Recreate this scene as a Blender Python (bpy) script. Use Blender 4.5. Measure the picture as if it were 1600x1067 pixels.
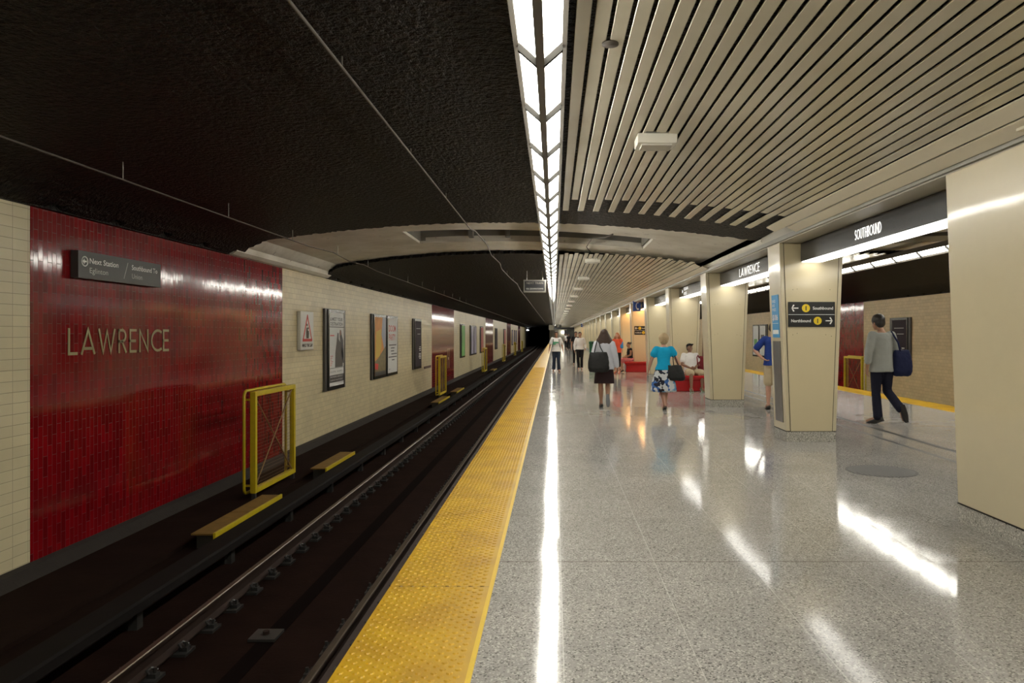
import bpy, math, random
from mathutils import Vector, Matrix
random.seed(7)
for o in list(bpy.data.objects): bpy.data.objects.remove(o)
SC = bpy.context.scene
COL = SC.collection
# ------------------------------------------------------------------ camera, world, exposure
EYE = 1.5
F = 1160.0
cam = bpy.data.cameras.new('camera'); camo = bpy.data.objects.new('camera', cam); COL.objects.link(camo)
camo.location = (0, 0, EYE); camo.rotation_euler = (math.pi/2, 0, 0)
cam.sensor_fit = 'HORIZONTAL'; cam.sensor_width = 36.0; cam.lens = F*36/1600
cam.shift_x = -(866-800)/1600; cam.shift_y = (523-533.5)/1600
cam.clip_start = .05; cam.clip_end = 400
SC.camera = camo
w = bpy.data.worlds.new('world'); SC.world = w; w.use_nodes = True
w.node_tree.nodes['Background'].inputs[0].default_value = (.012, .011, .010, 1)
w.node_tree.nodes['Background'].inputs[1].default_value = 1.0
SC.view_settings.view_transform = 'Standard'; SC.view_settings.look = 'None'
SC.view_settings.gamma = 1; SC.view_settings.use_curve_mapping = False
SC.view_settings.exposure = 1.6
STRIP = 10.5          # light output of the fluorescent strips
SIGNLAMP = 1.5        # lamps under the sign boxes
FLUO = (1.0, .965, .865)

# ------------------------------------------------------------------ helpers
def lin(r, g, b):
    f = lambda c: (c/255/12.92) if c/255 <= .04045 else ((c/255+.055)/1.055)**2.4
    return (f(r), f(g), f(b))
class G:                                   # thin node helper
    def __init__(s, name):
        s.m = bpy.data.materials.new(name); s.m.use_nodes = True
        s.nt = s.m.node_tree; s.b = s.nt.nodes['Principled BSDF']
    def n(s, t, **k):
        x = s.nt.nodes.new(t)
        for a, v in k.items(): setattr(x, a, v)
        return x
    def l(s, a, b): s.nt.links.new(a, b)
    def math(s, op, a, b=None, c=None):
        x = s.n('ShaderNodeMath', operation=op)
        for i, v in enumerate((a, b, c)):
            if v is None: continue
            if isinstance(v, (int, float)): x.inputs[i].default_value = v
            else: s.l(v, x.inputs[i])
        return x.outputs[0]
    def mix(s, fac, a, b):
        x = s.n('ShaderNodeMix', data_type='RGBA')
        for i, v in ((0, fac), (6, a), (7, b)):
            if isinstance(v, (int, float)): x.inputs[i].default_value = v
            elif isinstance(v, tuple): x.inputs[i].default_value = (*v[:3], 1)
            else: s.l(v, x.inputs[i])
        return x.outputs[2]
    def co(s): return s.n('ShaderNodeTexCoord').outputs['Object']
    def noise(s, scale, detail=2, vec=None, rough=.5):
        x = s.n('ShaderNodeTexNoise'); x.inputs['Scale'].default_value = scale; x.inputs['Detail'].default_value = detail
        x.inputs['Roughness'].default_value = rough
        s.l(vec if vec is not None else s.co(), x.inputs['Vector']); return x.outputs[0]
    def ramp(s, fac, a, b, c0=(0, 0, 0), c1=(1, 1, 1)):
        x = s.n('ShaderNodeValToRGB'); x.color_ramp.elements[0].position = a; x.color_ramp.elements[1].position = b
        x.color_ramp.elements[0].color = (*c0, 1); x.color_ramp.elements[1].color = (*c1, 1)
        s.l(fac, x.inputs[0]); return x.outputs[0]
    def bump(s, h, strength=.3, dist=.01, normal=None):
        x = s.n('ShaderNodeBump'); x.inputs['Strength'].default_value = strength; x.inputs['Distance'].default_value = dist
        s.l(h, x.inputs['Height'])
        if normal is not None: s.l(normal, x.inputs['Normal'])
        s.l(x.outputs[0], s.b.inputs['Normal']); return x.outputs[0]
    def set(s, **k):
        for a, v in k.items():
            i = s.b.inputs[a.replace('_', ' ')]
            if isinstance(v, (int, float)): i.default_value = v
            elif isinstance(v, tuple): i.default_value = (*v[:3], 1)
            else: s.l(v, i)
        return s
def M(name, col, rough=.5, metal=0.0, var=0.0, vscale=8, bump=0, bscale=60, spec=.5):
    g = G(name); g.set(Roughness=rough, Metallic=metal); g.b.inputs['Specular IOR Level'].default_value = spec
    if var:
        dk = tuple(c*(1-var) for c in col); lt = tuple(min(1, c*(1+var)) for c in col)
        g.set(Base_Color=g.mix(g.noise(vscale, 4), dk, lt))
    else: g.set(Base_Color=col)
    if bump: g.bump(g.noise(bscale, 3), bump, .01)
    return g.m
def EM(name, col, strength):
    g = G(name); g.set(Base_Color=(.8, .8, .8), Emission_Color=col, Emission_Strength=strength); return g.m

class MB:                                  # mesh builder
    def __init__(s): s.v = []; s.f = []; s.mi = []; s.cur = 0
    def add(s, vs, fs):
        k = len(s.v); s.v += [tuple(v) for v in vs]
        for f in fs: s.f.append([i+k for i in f]); s.mi.append(s.cur)
        return s
    def box(s, x0, x1, y0, y1, z0, z1):
        return s.add([(x0,y0,z0),(x1,y0,z0),(x1,y1,z0),(x0,y1,z0),(x0,y0,z1),(x1,y0,z1),(x1,y1,z1),(x0,y1,z1)],
                     [(0,3,2,1),(4,5,6,7),(0,1,5,4),(1,2,6,5),(2,3,7,6),(3,0,4,7)])
    def loft(s, rings, cap=True):
        n = len(rings[0]); vs = [p for r in rings for p in r]; fs = []
        for i in range(len(rings)-1):
            for j in range(n):
                a = i*n+j; b = i*n+(j+1) % n; fs.append((a, b, b+n, a+n))
        if cap: fs.append(tuple(range(n))[::-1]); fs.append(tuple(range((len(rings)-1)*n, len(rings)*n)))
        return s.add(vs, fs)
    def prism_y(s, prof, y0, y1):          # profile of (x, z) swept along y
        return s.loft([[(x, y0, z) for x, z in prof], [(x, y1, z) for x, z in prof]])
    def prism(s, pts, o, u, v, d):         # 2-D polygon in plane (o,u,v) given depth vector d
        o, u, v, d = map(Vector, (o, u, v, d))
        a = [o+u*x+v*y for x, y in pts]; return s.loft([a, [p+d for p in a]])
    def tube(s, path, r, n=8):
        P = [Vector(p) for p in path]; rings = []
        R = r if isinstance(r, (list, tuple)) else [r]*len(P)
        prev = None
        for i, p in enumerate(P):
            t = (P[min(i+1, len(P)-1)]-P[max(i-1, 0)]).normalized()
            if prev is None:
                up = Vector((0, 0, 1)) if abs(t.z) < .9 else Vector((1, 0, 0)); a = t.cross(up).normalized()
            else: a = (prev-t*prev.dot(t)).normalized()
            prev = a; b = t.cross(a)
            rings.append([p+(a*math.cos(k*2*math.pi/n)+b*math.sin(k*2*math.pi/n))*R[i] for k in range(n)])
        return s.loft(rings)
    def cyl(s, c, axis, r, h, n=16):
        c = Vector(c); return s.tube([c, c+Vector(axis)*h], r, n)
    def ball(s, c, r, rot=None, n=12, m=8):
        r = (r, r, r) if isinstance(r, (int, float)) else r; rot = rot or Matrix.Identity(3); c = Vector(c)
        vs = [c+rot @ Vector((0, 0, r[2]))]; fs = []
        for i in range(1, m):
            th = math.pi*i/m
            for j in range(n):
                ph = 2*math.pi*j/n
                vs.append(c+rot @ Vector((r[0]*math.sin(th)*math.cos(ph), r[1]*math.sin(th)*math.sin(ph), r[2]*math.cos(th))))
        vs.append(c-rot @ Vector((0, 0, r[2]))); L = len(vs)-1
        for j in range(n):
            fs.append((0, 1+j, 1+(j+1) % n)); k = 1+(m-2)*n; fs.append((L, k+(j+1) % n, k+j))
            for i in range(m-2):
                a = 1+i*n+j; b = 1+i*n+(j+1) % n; fs.append((a, a+n, b+n, b))
        return s.add(vs, fs)
    def mesh(s, name):
        me = bpy.data.meshes.new(name); me.from_pydata(s.v, [], s.f); me.update()
        import bmesh
        bm = bmesh.new(); bm.from_mesh(me); bmesh.ops.recalc_face_normals(bm, faces=bm.faces); bm.to_mesh(me); bm.free()
        return me
    def build(s, name, mats, parent=None, smooth=False, bevel=0, loc=None):
        me = s.mesh(name)
        for m in (mats if isinstance(mats, (list, tuple)) else [mats]): me.materials.append(m)
        if any(s.mi):
            for p, k in zip(me.polygons, s.mi): p.material_index = k
        if smooth:
            for p in me.polygons: p.use_smooth = True
        o = bpy.data.objects.new(name, me); COL.objects.link(o)
        if parent: o.parent = parent
        if loc: o.location = loc
        if bevel:
            b = o.modifiers.new('bevel', 'BEVEL'); b.width = bevel; b.segments = 2; b.limit_method = 'ANGLE'
        return o
def tag(o, label=None, cat=None, group=None, kind=None):
    if label: o['label'] = label
    if cat: o['category'] = cat
    if group: o['group'] = group
    if kind: o['kind'] = kind
    return o
def thing(name, label, cat, loc=(0, 0, 0), rz=0, group=None):
    o = bpy.data.objects.new(name, None); COL.objects.link(o); o.location = loc; o.rotation_euler = (0, 0, rz)
    o.empty_display_size = .1
    return tag(o, label, cat, group)
KIDS = {}
def copy_tree(o, parent=None):
    c = o.copy(); COL.objects.link(c); c.parent = parent
    for ch in [x for x in ALLOBJ() if x.parent == o]: copy_tree(ch, c)
    return c
def ALLOBJ(): return list(bpy.data.objects)
def dup(root, kids, loc, label=None, group=None, rz=None):     # kids: list of (child, [grandchildren])
    r = root.copy(); COL.objects.link(r); r.location = loc
    if rz is not None: r.rotation_euler = (0, 0, rz)
    if label: r['label'] = label
    if group: r['group'] = group
    for ch, gs in kids:
        c = ch.copy(); COL.objects.link(c); c.parent = r
        for g in gs:
            d = g.copy(); COL.objects.link(d); d.parent = c
    return r
def kids_of(root):
    A = ALLOBJ(); out = []
    for c in A:
        if c.parent == root: out.append((c, [g for g in A if g.parent == c]))
    return out
def text(s, size, o, u, v, mat, parent, name='lettering', width=None, align='LEFT', d=.004, bold=0.0, spacing=1.0):
    cu = bpy.data.curves.new('t', 'FONT'); cu.body = s; cu.size = size; cu.align_x = align; cu.extrude = 0
    cu.offset = bold; cu.space_character = spacing; cu.resolution_u = 3
    to = bpy.data.objects.new('t', cu); COL.objects.link(to)
    dg = bpy.context.evaluated_depsgraph_get(); me = bpy.data.meshes.new_from_object(to.evaluated_get(dg))
    bpy.data.objects.remove(to); bpy.data.curves.remove(cu)
    o, u, v = Vector(o), Vector(u).normalized(), Vector(v).normalized(); n = u.cross(v)
    sx = 1
    if width and len(me.vertices):
        xs = [q.co.x for q in me.vertices]; sx = width/(max(xs)-min(xs))
    for q in me.vertices: q.co = o+u*q.co.x*sx+v*q.co.y+n*d
    me.materials.clear(); me.materials.append(mat); me.name = name
    ob = bpy.data.objects.new(name, me); COL.objects.link(ob)
    if parent: ob.parent = parent
    return ob
# geometric stroke capitals (unit height), for the station lettering
def arc(cx, cy, rx, ry, a0, a1, n=14): return [(cx+rx*math.cos(math.radians(a0+(a1-a0)*i/n)), cy+ry*math.sin(math.radians(a0+(a1-a0)*i/n))) for i in range(n+1)]
GL = {'L': (.42, [[(0,1),(0,0),(.42,0)]]), 'A': (.72, [[(0,0),(.36,1),(.72,0)], [(.1,.2),(.62,.2)]]),
 'W': (.98, [[(0,1),(.25,0),(.49,.95),(.73,0),(.98,1)]]),
 'R': (.46, [[(0,0),(0,1)], [(0,1),(.2,1)]+arc(.2,.74,.24,.26,90,-90)+[(0,.48)], [(.2,.48),(.46,0)]]),
 'E': (.4, [[(.4,1),(0,1),(0,0),(.4,0)], [(0,.5),(.36,.5)]]), 'N': (.6, [[(0,0),(0,1),(.6,0),(.6,1)]]),
 'C': (.66, [arc(.5,.5,.5,.5,60,300)]), 'S': (.44, [arc(.22,.75,.2,.25,40,270)+arc(.22,.25,.22,.25,90,-140)]),
 'O': (.86, [arc(.43,.5,.43,.5,0,360,26)]), 'U': (.56, [[(0,1),(0,.28)]+arc(.28,.28,.28,.28,180,360)+[(.56,1)]]),
 'T': (.5, [[(0,1),(.5,1)], [(.25,1),(.25,0)]]), 'H': (.54, [[(0,0),(0,1)], [(.54,0),(.54,1)], [(0,.5),(.54,.5)]]),
 'B': (.46, [[(0,0),(0,1)], [(0,1),(.2,1)]+arc(.2,.75,.22,.25,90,-90)+[(0,.5)], [(.2,.5)]+arc(.2,.25,.26,.25,90,-90)+[(0,0)]]),
 'D': (.62, [[(0,0),(0,1),(.12,1)]+arc(.12,.5,.5,.5,90,-90)+[(0,0)]])}
def strokes(word, h, length, o, u, v, wd, d, mat, parent, name='lettering'):
    o, u, v = Vector(o), Vector(u).normalized(), Vector(v).normalized(); n = u.cross(v)
    gap = .30; tot = sum(GL[c][0] for c in word)+gap*(len(word)-1); sc = length/tot; x = 0; mb = MB()
    for c in word:
        for pl in GL[c][1]:
            P = [Vector(((x+a)*sc, b*h, 0)) for a, b in pl]
            L, R = [], []
            for i, p in enumerate(P):
                t0 = (p-P[i-1]).normalized() if i else None; t1 = (P[i+1]-p).normalized() if i < len(P)-1 else None
                closed = (P[0]-P[-1]).length < 1e-4
                if closed and i == 0: t0 = (P[-1]-P[-2]).normalized()
                if closed and i == len(P)-1: t1 = (P[1]-P[0]).normalized()
                if t0 is None: t0 = t1
                if t1 is None: t1 = t0
                t = (t0+t1); t = t.normalized() if t.length > 1e-5 else t0
                m = Vector((-t.y, t.x, 0)); k = min(2.2, 1/max(.3, m.dot(Vector((-t0.y, t0.x, 0)))))
                e = Vector((0, 0, 0))
                if not closed and i == 0: e = -t*wd/2
                if not closed and i == len(P)-1: e = t*wd/2
                L.append(p+m*wd/2*k+e); R.append(p-m*wd/2*k+e)
            W = lambda q, z: o+u*q.x+v*q.y+n*z
            for i in range(len(P)-1):
                q = [L[i], L[i+1], R[i+1], R[i]]
                mb.add([W(a, .0005) for a in q]+[W(a, d) for a in q], [(0,1,2,3),(7,6,5,4),(0,4,5,1),(1,5,6,2),(2,6,7,3),(3,7,4,0)])
        x += GL[c][0]+gap
    return mb.build(name, mat, parent)

# ------------------------------------------------------------------ materials
def tile_mat(name, col, w, h, along, stagger, grout, gw, rough, tilt, var, dirt=(.3, .25, .15), dirt_amt=.25, gbump=.5):
    """glazed wall tiles on a plane facing x: u = world y, v = world z. stagger 'u': rows shift, 'v': columns shift, None: stacked"""
    g = G(name); sep = g.n('ShaderNodeSeparateXYZ'); g.l(g.co(), sep.inputs[0]); U, V = sep.outputs[1], sep.outputs[2]
    V = g.math('ADD', V, 4.0); U = g.math('ADD', U, 20.0)
    u = g.math('DIVIDE', U, w); v = g.math('DIVIDE', V, h)
    if stagger == 'u': u = g.math('ADD', u, g.math('MULTIPLY', g.math('MODULO', g.math('FLOOR', v), 2.0), .5))
    if stagger == 'v': v = g.math('ADD', v, g.math('MULTIPLY', g.math('MODULO', g.math('FLOOR', u), 2.0), .5))
    fu, fv = g.math('FRACT', u), g.math('FRACT', v)
    du = g.math('MULTIPLY', g.math('MINIMUM', fu, g.math('SUBTRACT', 1.0, fu)), w)
    dv = g.math('MULTIPLY', g.math('MINIMUM', fv, g.math('SUBTRACT', 1.0, fv)), h)
    d = g.math('MINIMUM', du, dv)
    tile = g.ramp(d, gw*.5/1.0, gw)
    idv = g.n('ShaderNodeCombineXYZ'); g.l(g.math('FLOOR', u), idv.inputs[0]); g.l(g.math('FLOOR', v), idv.inputs[1])
    wn = g.n('ShaderNodeTexWhiteNoise', noise_dimensions='3D'); g.l(idv.outputs[0], wn.inputs[0])
    dk = tuple(c*(1-var) for c in col); lt = tuple(c*(1+var) for c in col)
    c = g.mix(wn.outputs[0], dk, lt)
    dn = g.noise(.9, 5); c = g.mix(g.math('MULTIPLY', g.ramp(dn, .45, .75), dirt_amt), c, dirt)
    c = g.mix(tile, grout, c)
    g.set(Base_Color=c, Roughness=g.mix(tile, (.8, .8, .8), (rough,)*3))
    sub = g.n('ShaderNodeVectorMath', operation='SUBTRACT'); g.l(wn.outputs[1], sub.inputs[0]); sub.inputs[1].default_value = (.5, .5, .5)
    sc = g.n('ShaderNodeVectorMath', operation='SCALE'); g.l(sub.outputs[0], sc.inputs[0]); sc.inputs[3].default_value = tilt
    geo = g.n('ShaderNodeNewGeometry'); ad = g.n('ShaderNodeVectorMath', operation='ADD'); g.l(geo.outputs['Normal'], ad.inputs[0]); g.l(sc.outputs[0], ad.inputs[1])
    nz = g.n('ShaderNodeVectorMath', operation='NORMALIZE'); g.l(ad.outputs[0], nz.inputs[0])
    hh = g.math('ADD', g.math('MULTIPLY', tile, 1.0), g.math('MULTIPLY', g.noise(14, 2), .5))
    g.bump(hh, gbump, .003, nz.outputs[0])
    return g.m
m_cream_stack = tile_mat('cream_tile_stacked', (.66,.58,.37), .225, .114, 'y', None, (.25,.2,.12), .0022, .38, .015, .05)
m_cream_tile = tile_mat('cream_tile', (.66,.565,.345), .225, .114, 'y', 'u', (.28,.23,.13), .0022, .38, .015, .06)
m_tan_tile = tile_mat('tan_tile', (.60,.45,.235), .225, .114, 'y', 'u', (.24,.17,.08), .003, .45, .015, .07)
m_red_tile = tile_mat('red_tile', (.19,.0028,.006), .075, .225, 'y', 'v', (.085,.007,.008), .0013,   .10, .009, .3, dirt=(.22,.012,.008), dirt_amt=.6, gbump=.12)

def terrazzo(name, base, joints=True):
    g = G(name); co = g.co()
    v1 = g.n('ShaderNodeTexVoronoi'); v1.inputs['Scale'].default_value = 120; g.l(co, v1.inputs['Vector'])
    sp = g.n('ShaderNodeSeparateColor'); g.l(v1.outputs['Color'], sp.inputs[0])
    dk = tuple(c*.42 for c in base); lt = tuple(min(1, c*1.55) for c in base)
    c = g.mix(g.ramp(sp.outputs[0], .12, .2), dk, base)
    c = g.mix(g.ramp(sp.outputs[1], .78, .86), c, lt)
    c = g.mix(g.math('MULTIPLY', g.ramp(g.noise(2.2, 5), .42, .7), .22), c, tuple(x*.6 for x in base))
    rough = g.math('ADD', g.math('MULTIPLY', g.noise(3.1, 4), .09), .045)
    if joints:
        sep = g.n('ShaderNodeSeparateXYZ'); g.l(co, sep.inputs[0])
        def line(coord, off, pitch, wd):
            f = g.math('FRACT', g.math('DIVIDE', g.math('SUBTRACT', coord, off-100*pitch), pitch))
            dd = g.math('MULTIPLY', g.math('MINIMUM', f, g.math('SUBTRACT', 1.0, f)), pitch)
            return g.math('LESS_THAN', dd, wd)
        jx = line(sep.outputs[0], .66, .617, .0026); jy = line(sep.outputs[1], 3.63, .62, .0014)
        c = g.mix(g.math('MULTIPLY', jx, .5), c, (.70, .68, .64)); c = g.mix(g.math('MULTIPLY', jy, .35), c, (.62, .60, .55))
        dx = g.math('LESS_THAN', g.math('ABSOLUTE', g.math('SUBTRACT', sep.outputs[1], 4.91)), .0045)
        c = g.mix(g.math('MULTIPLY', dx, .8), c, (.09, .05, .04))
        # slight per-slab tilt of the polish
        idv = g.n('ShaderNodeCombineXYZ')
        g.l(g.math('FLOOR', g.math('DIVIDE', g.math('SUBTRACT', sep.outputs[0], .66-61.7), .617)), idv.inputs[0])
        g.l(g.math('FLOOR', g.math('DIVIDE', g.math('SUBTRACT', sep.outputs[1], 3.63-62), .62)), idv.inputs[1])
        wn = g.n('ShaderNodeTexWhiteNoise'); g.l(idv.outputs[0], wn.inputs[0])
        c = g.mix(g.math('MULTIPLY', wn.outputs[0], .12), c, tuple(x*.6 for x in base))
    g.set(Base_Color=c, Roughness=rough); g.b.inputs['Specular IOR Level'].default_value = .2
    nrm = None
    if joints:      # every slab was ground a hair out of level
        sb = g.n('ShaderNodeVectorMath', operation='SUBTRACT'); g.l(wn.outputs[1], sb.inputs[0]); sb.inputs[1].default_value = (.5, .5, .5)
        sl_ = g.n('ShaderNodeVectorMath', operation='SCALE'); g.l(sb.outputs[0], sl_.inputs[0]); sl_.inputs[3].default_value = .008
        ge = g.n('ShaderNodeNewGeometry'); aa = g.n('ShaderNodeVectorMath', operation='ADD'); g.l(ge.outputs['Normal'], aa.inputs[0]); g.l(sl_.outputs[0], aa.inputs[1])
        nn_ = g.n('ShaderNodeVectorMath', operation='NORMALIZE'); g.l(aa.outputs[0], nn_.inputs[0]); nrm = nn_.outputs[0]
    g.bump(g.noise(1.1, 1), .03, .02, nrm)
    return g.m
m_floor = terrazzo('terrazzo', (.37, .355, .33))
m_plinth = terrazzo('terrazzo_plinth', (.42, .405, .36), False)
m_stripe = M('dark_floor_strip', (.06,.057,.053), .5, var=.2)
m_cream = M('cream_enamel', (.63,.545,.345), .3, var=.04, vscale=3)
m_cream_side = M('cream_enamel_frame', (.63,.555,.375), .3, var=.03)
for _m in (m_cream, m_cream_side):
    _b = _m.node_tree.nodes['Principled BSDF']; _b.inputs['Coat Weight'].default_value = .55; _b.inputs['Coat Roughness'].default_value = .09
    _g = _m.node_tree; _n = _g.nodes.new('ShaderNodeTexNoise'); _n.inputs['Scale'].default_value = 1.7; _n.inputs['Detail'].default_value = 1
    _c = _g.nodes.new('ShaderNodeTexCoord'); _g.links.new(_c.outputs['Object'], _n.inputs['Vector']); _u = _g.nodes.new('ShaderNodeBump'); _u.inputs['Strength'].default_value = .12; _u.inputs['Distance'].default_value = .05
    _g.links.new(_n.outputs[0], _u.inputs['Height']); _g.links.new(_u.outputs[0], _b.inputs['Coat Normal'])
m_joint = M('dark_joint', (.02,.016,.012), .7)
m_slat = G('slat'); m_slat.set(Base_Color=m_slat.mix(m_slat.ramp(m_slat.noise(.8, 4), .35, .7), (.50,.455,.34), (.62,.575,.45)), Metallic=.2, Roughness=.27)
m_slat.bump(m_slat.noise(1.3, 2), .12, .03); m_slat = m_slat.m
m_trim = M('trim_aluminium', (.68,.62,.49), .3, .1, var=.05)
m_gray = M('grey_metal', (.25,.24,.21), .4, .6)
m_housing = M('housing_bronze', (.10,.09,.075), .5, .3)
m_dgray = M('dark_metal', (.06,.058,.055), .4, .4)
m_black = M('black_panel', (.018,.018,.02), .3)
m_track = M('track_bed', (.0165,.0082,.0062), .95, var=.5, vscale=3, bump=.5, bscale=25, spec=.04)
m_walk = M('walkway_concrete', (.0175,.0098,.0075), .95, var=.45, vscale=2, bump=.4, bscale=12, spec=.04)
m_cover = M('coverboard', (.008,.0060,.0052), .8, var=.4, vscale=6, spec=.15)
m_curb = M('curb_concrete', (.022,.017,.013), .9, var=.4, vscale=5, bump=.4, bscale=30)
m_rail = M('rusty_rail', (.035,.018,.012), .7, .3, var=.4)
m_railtop = M('polished_rail_head', (.16,.125,.09), .38, .8, var=.2)
m_yellow_paint = M('yellow_paint', (.55,.42,.012), .4, var=.2, vscale=12)
m_ochre = M('ochre_board', (.20,.115,.02), .7, var=.4, vscale=10)
g = G('tactile_yellow'); sp_ = g.n('ShaderNodeSeparateXYZ'); g.l(g.co(), sp_.inputs[0]); fr_ = g.math('FRACT', g.math('DIVIDE', g.math('ADD', sp_.outputs[1], 20.0), 1.22))
g.set(Base_Color=g.mix(g.math('LESS_THAN', fr_, .004), g.mix(g.ramp(g.noise(2.5, 5), .4, .7), (.56,.33,.007), (.43,.24,.010)), (.15,.09,.01)), Roughness=.42); m_tact = g.m
g = G('black_acoustic'); h = g.noise(20, 3, rough=.6)
g.set(Base_Color=g.mix(g.ramp(h, .50, .66), (.0007,.0005,.0004), (.024,.017,.013)), Roughness=.5); g.b.inputs['Specular IOR Level'].default_value = .22; g.bump(h, 1.0, .06); m_lining = g.m  # pale flecks and dark hollows put the bumps' light and shade into colour
g = G('painted_concrete'); n1 = g.ramp(g.noise(1.6, 6), .35, .7); sp = g.ramp(g.noise(9, 4), .66, .72)
c = g.mix(n1, (.62,.58,.49), (.80,.77,.69)); c = g.mix(g.math('MULTIPLY', sp, .5), c, (.12,.11,.09)); g.set(Base_Color=c, Roughness=.55); g.bump(g.noise(5, 4), .3, .03); m_conc = g.m
m_raw = M('raw_concrete', (.20,.19,.165), .8, var=.3, vscale=4, bump=.3)
m_diff = EM('fluorescent_diffuser', FLUO, STRIP)
m_signlamp = EM('sign_lamp_diffuser', (1.0, .97, .90), SIGNLAMP)
m_white = M('white_print', (.88,.87,.83), .5); m_signwhite = EM('backlit_letters', (1, .98, .92), .36)
m_gold = M('gold_letter_tile', (.36,.29,.14), .35); m_blackgloss = M('black_gloss', (.012,.012,.012), .25)
m_signgrey = M('sign_grey', (.060,.060,.055), .45, var=.08); m_red = M('signal_red', (.62,.03,.02), .5)
m_textlight = M('light_text', (.62,.62,.57), .5); m_yel = M('line_yellow', (.80,.58,.02), .45)
m_bench = M('red_bench', (.42,.012,.016), .22, var=.06)
m_skyblue = M('poster_blue', (.05,.33,.66), .4); m_steel = M('brushed_steel', (.28,.27,.26), .35, .85, var=.15)
m_conduit = M('grey_conduit', (.11,.095,.08), .6, .2)

# ------------------------------------------------------------------ station shell
WL, WT, WB = -5.6, 2.874, -.94          # left wall plane, top, bottom
MX = 7.36                                # mirror: x -> MX - x
WR = MX-WL
Y0, Y1 = -9.0, 146.0
def vault(x): return 3.43-.018*(x+1.5)**2
REDS = [(7.93,15.28), (33.96,41.4), (60.4,67.9), (87.7,95.5), (114.6,122.0)]
def wall_mesh(name, xin, xout, reds, first, rest):
    mb = MB(); y = Y0; segs = []
    for a, b in reds: segs += [(y, a, 0), (a, b, 1)]; y = b
    segs.append((y, Y1, 0))
    for i, (a, b, k) in enumerate(segs):
        mb.cur = 1 if k else (0 if i == 0 else 2)
        x0, x1 = min(xin, xout), max(xin, xout)
        if k: x0, x1 = (x0, x1+.004) if xin > xout else (x0-.004, x1)
        mb.box(x0, x1, a, b, WB-.3, WT)
    return tag(mb.build(name, [first, m_red_tile, rest]), kind='structure')
wall_mesh('wall_left', WL, WL-.3, REDS, m_cream_stack, m_cream_tile)
wall_mesh('wall_right', WR, WR+.3, [(31.1,38.5), (57.5,64.9), (84.5,92)], m_tan_tile, m_tan_tile)
tag(MB().box(WL-.3, WR+.3, Y0-.3, Y0, -1.3, 3.7).build('wall_back', m_cream), kind='structure')
# platform slab
mb = MB(); mb.box(-.976+.03, MX+.976-.03, Y0, 150, -.14, -.004); mb.box(-.55, MX+.55, Y0, 150, -1.35, -.14)
tag(mb.build('floor', [m_floor]), kind='structure')
fl = MB().box(-.385, MX+.385, Y0, 150, -.003, 0)
tag(fl.build('floor', m_floor), kind='structure')
for i, (x, wd) in enumerate(((5.10,.10), (4.70,.07))):
    tag(MB().box(x, x+wd, Y0, 60, 0, .0012).build('trim_%d' % (i+1), m_stripe), kind='structure')
# trackbeds
for side in (0, 1):
    S = (lambda x: x) if side == 0 else (lambda x: MX-x)
    def bx(mb, a, b, *r): mb.box(min(S(a), S(b)), max(S(a), S(b)), *r); return mb
    mb = bx(MB(), -4.05, -.55, Y0, 230, -1.5, -1.23)
    tag(mb.build('floor', m_track), kind='structure')
    mb = MB(); bx(mb, -5.6, -4.5, Y0, 230, -1.5, -1.05); bx(mb, -4.5, -4.05, Y0, 230, -1.5, -1.10)
    tag(mb.build('floor', m_walk), kind='structure')
    mb = MB(); pr = [(S(-5.6), -1.05), (S(-5.6), -.93), (S(-5.52), -.95), (S(-5.40), -1.05)]
    mb.prism_y(pr, Y0, Y1); tag(mb.build('baseboard_left' if side == 0 else 'baseboard_right', m_curb), kind='structure')
    mb = MB(); bx(mb, -2.64, -2.48, Y0, 60, -1.23, -1.226)
    tag(mb.build('trim_%d' % (3+side), M('track_groove', (.006,.0035,.003), .95, spec=.03)), kind='structure')
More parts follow.
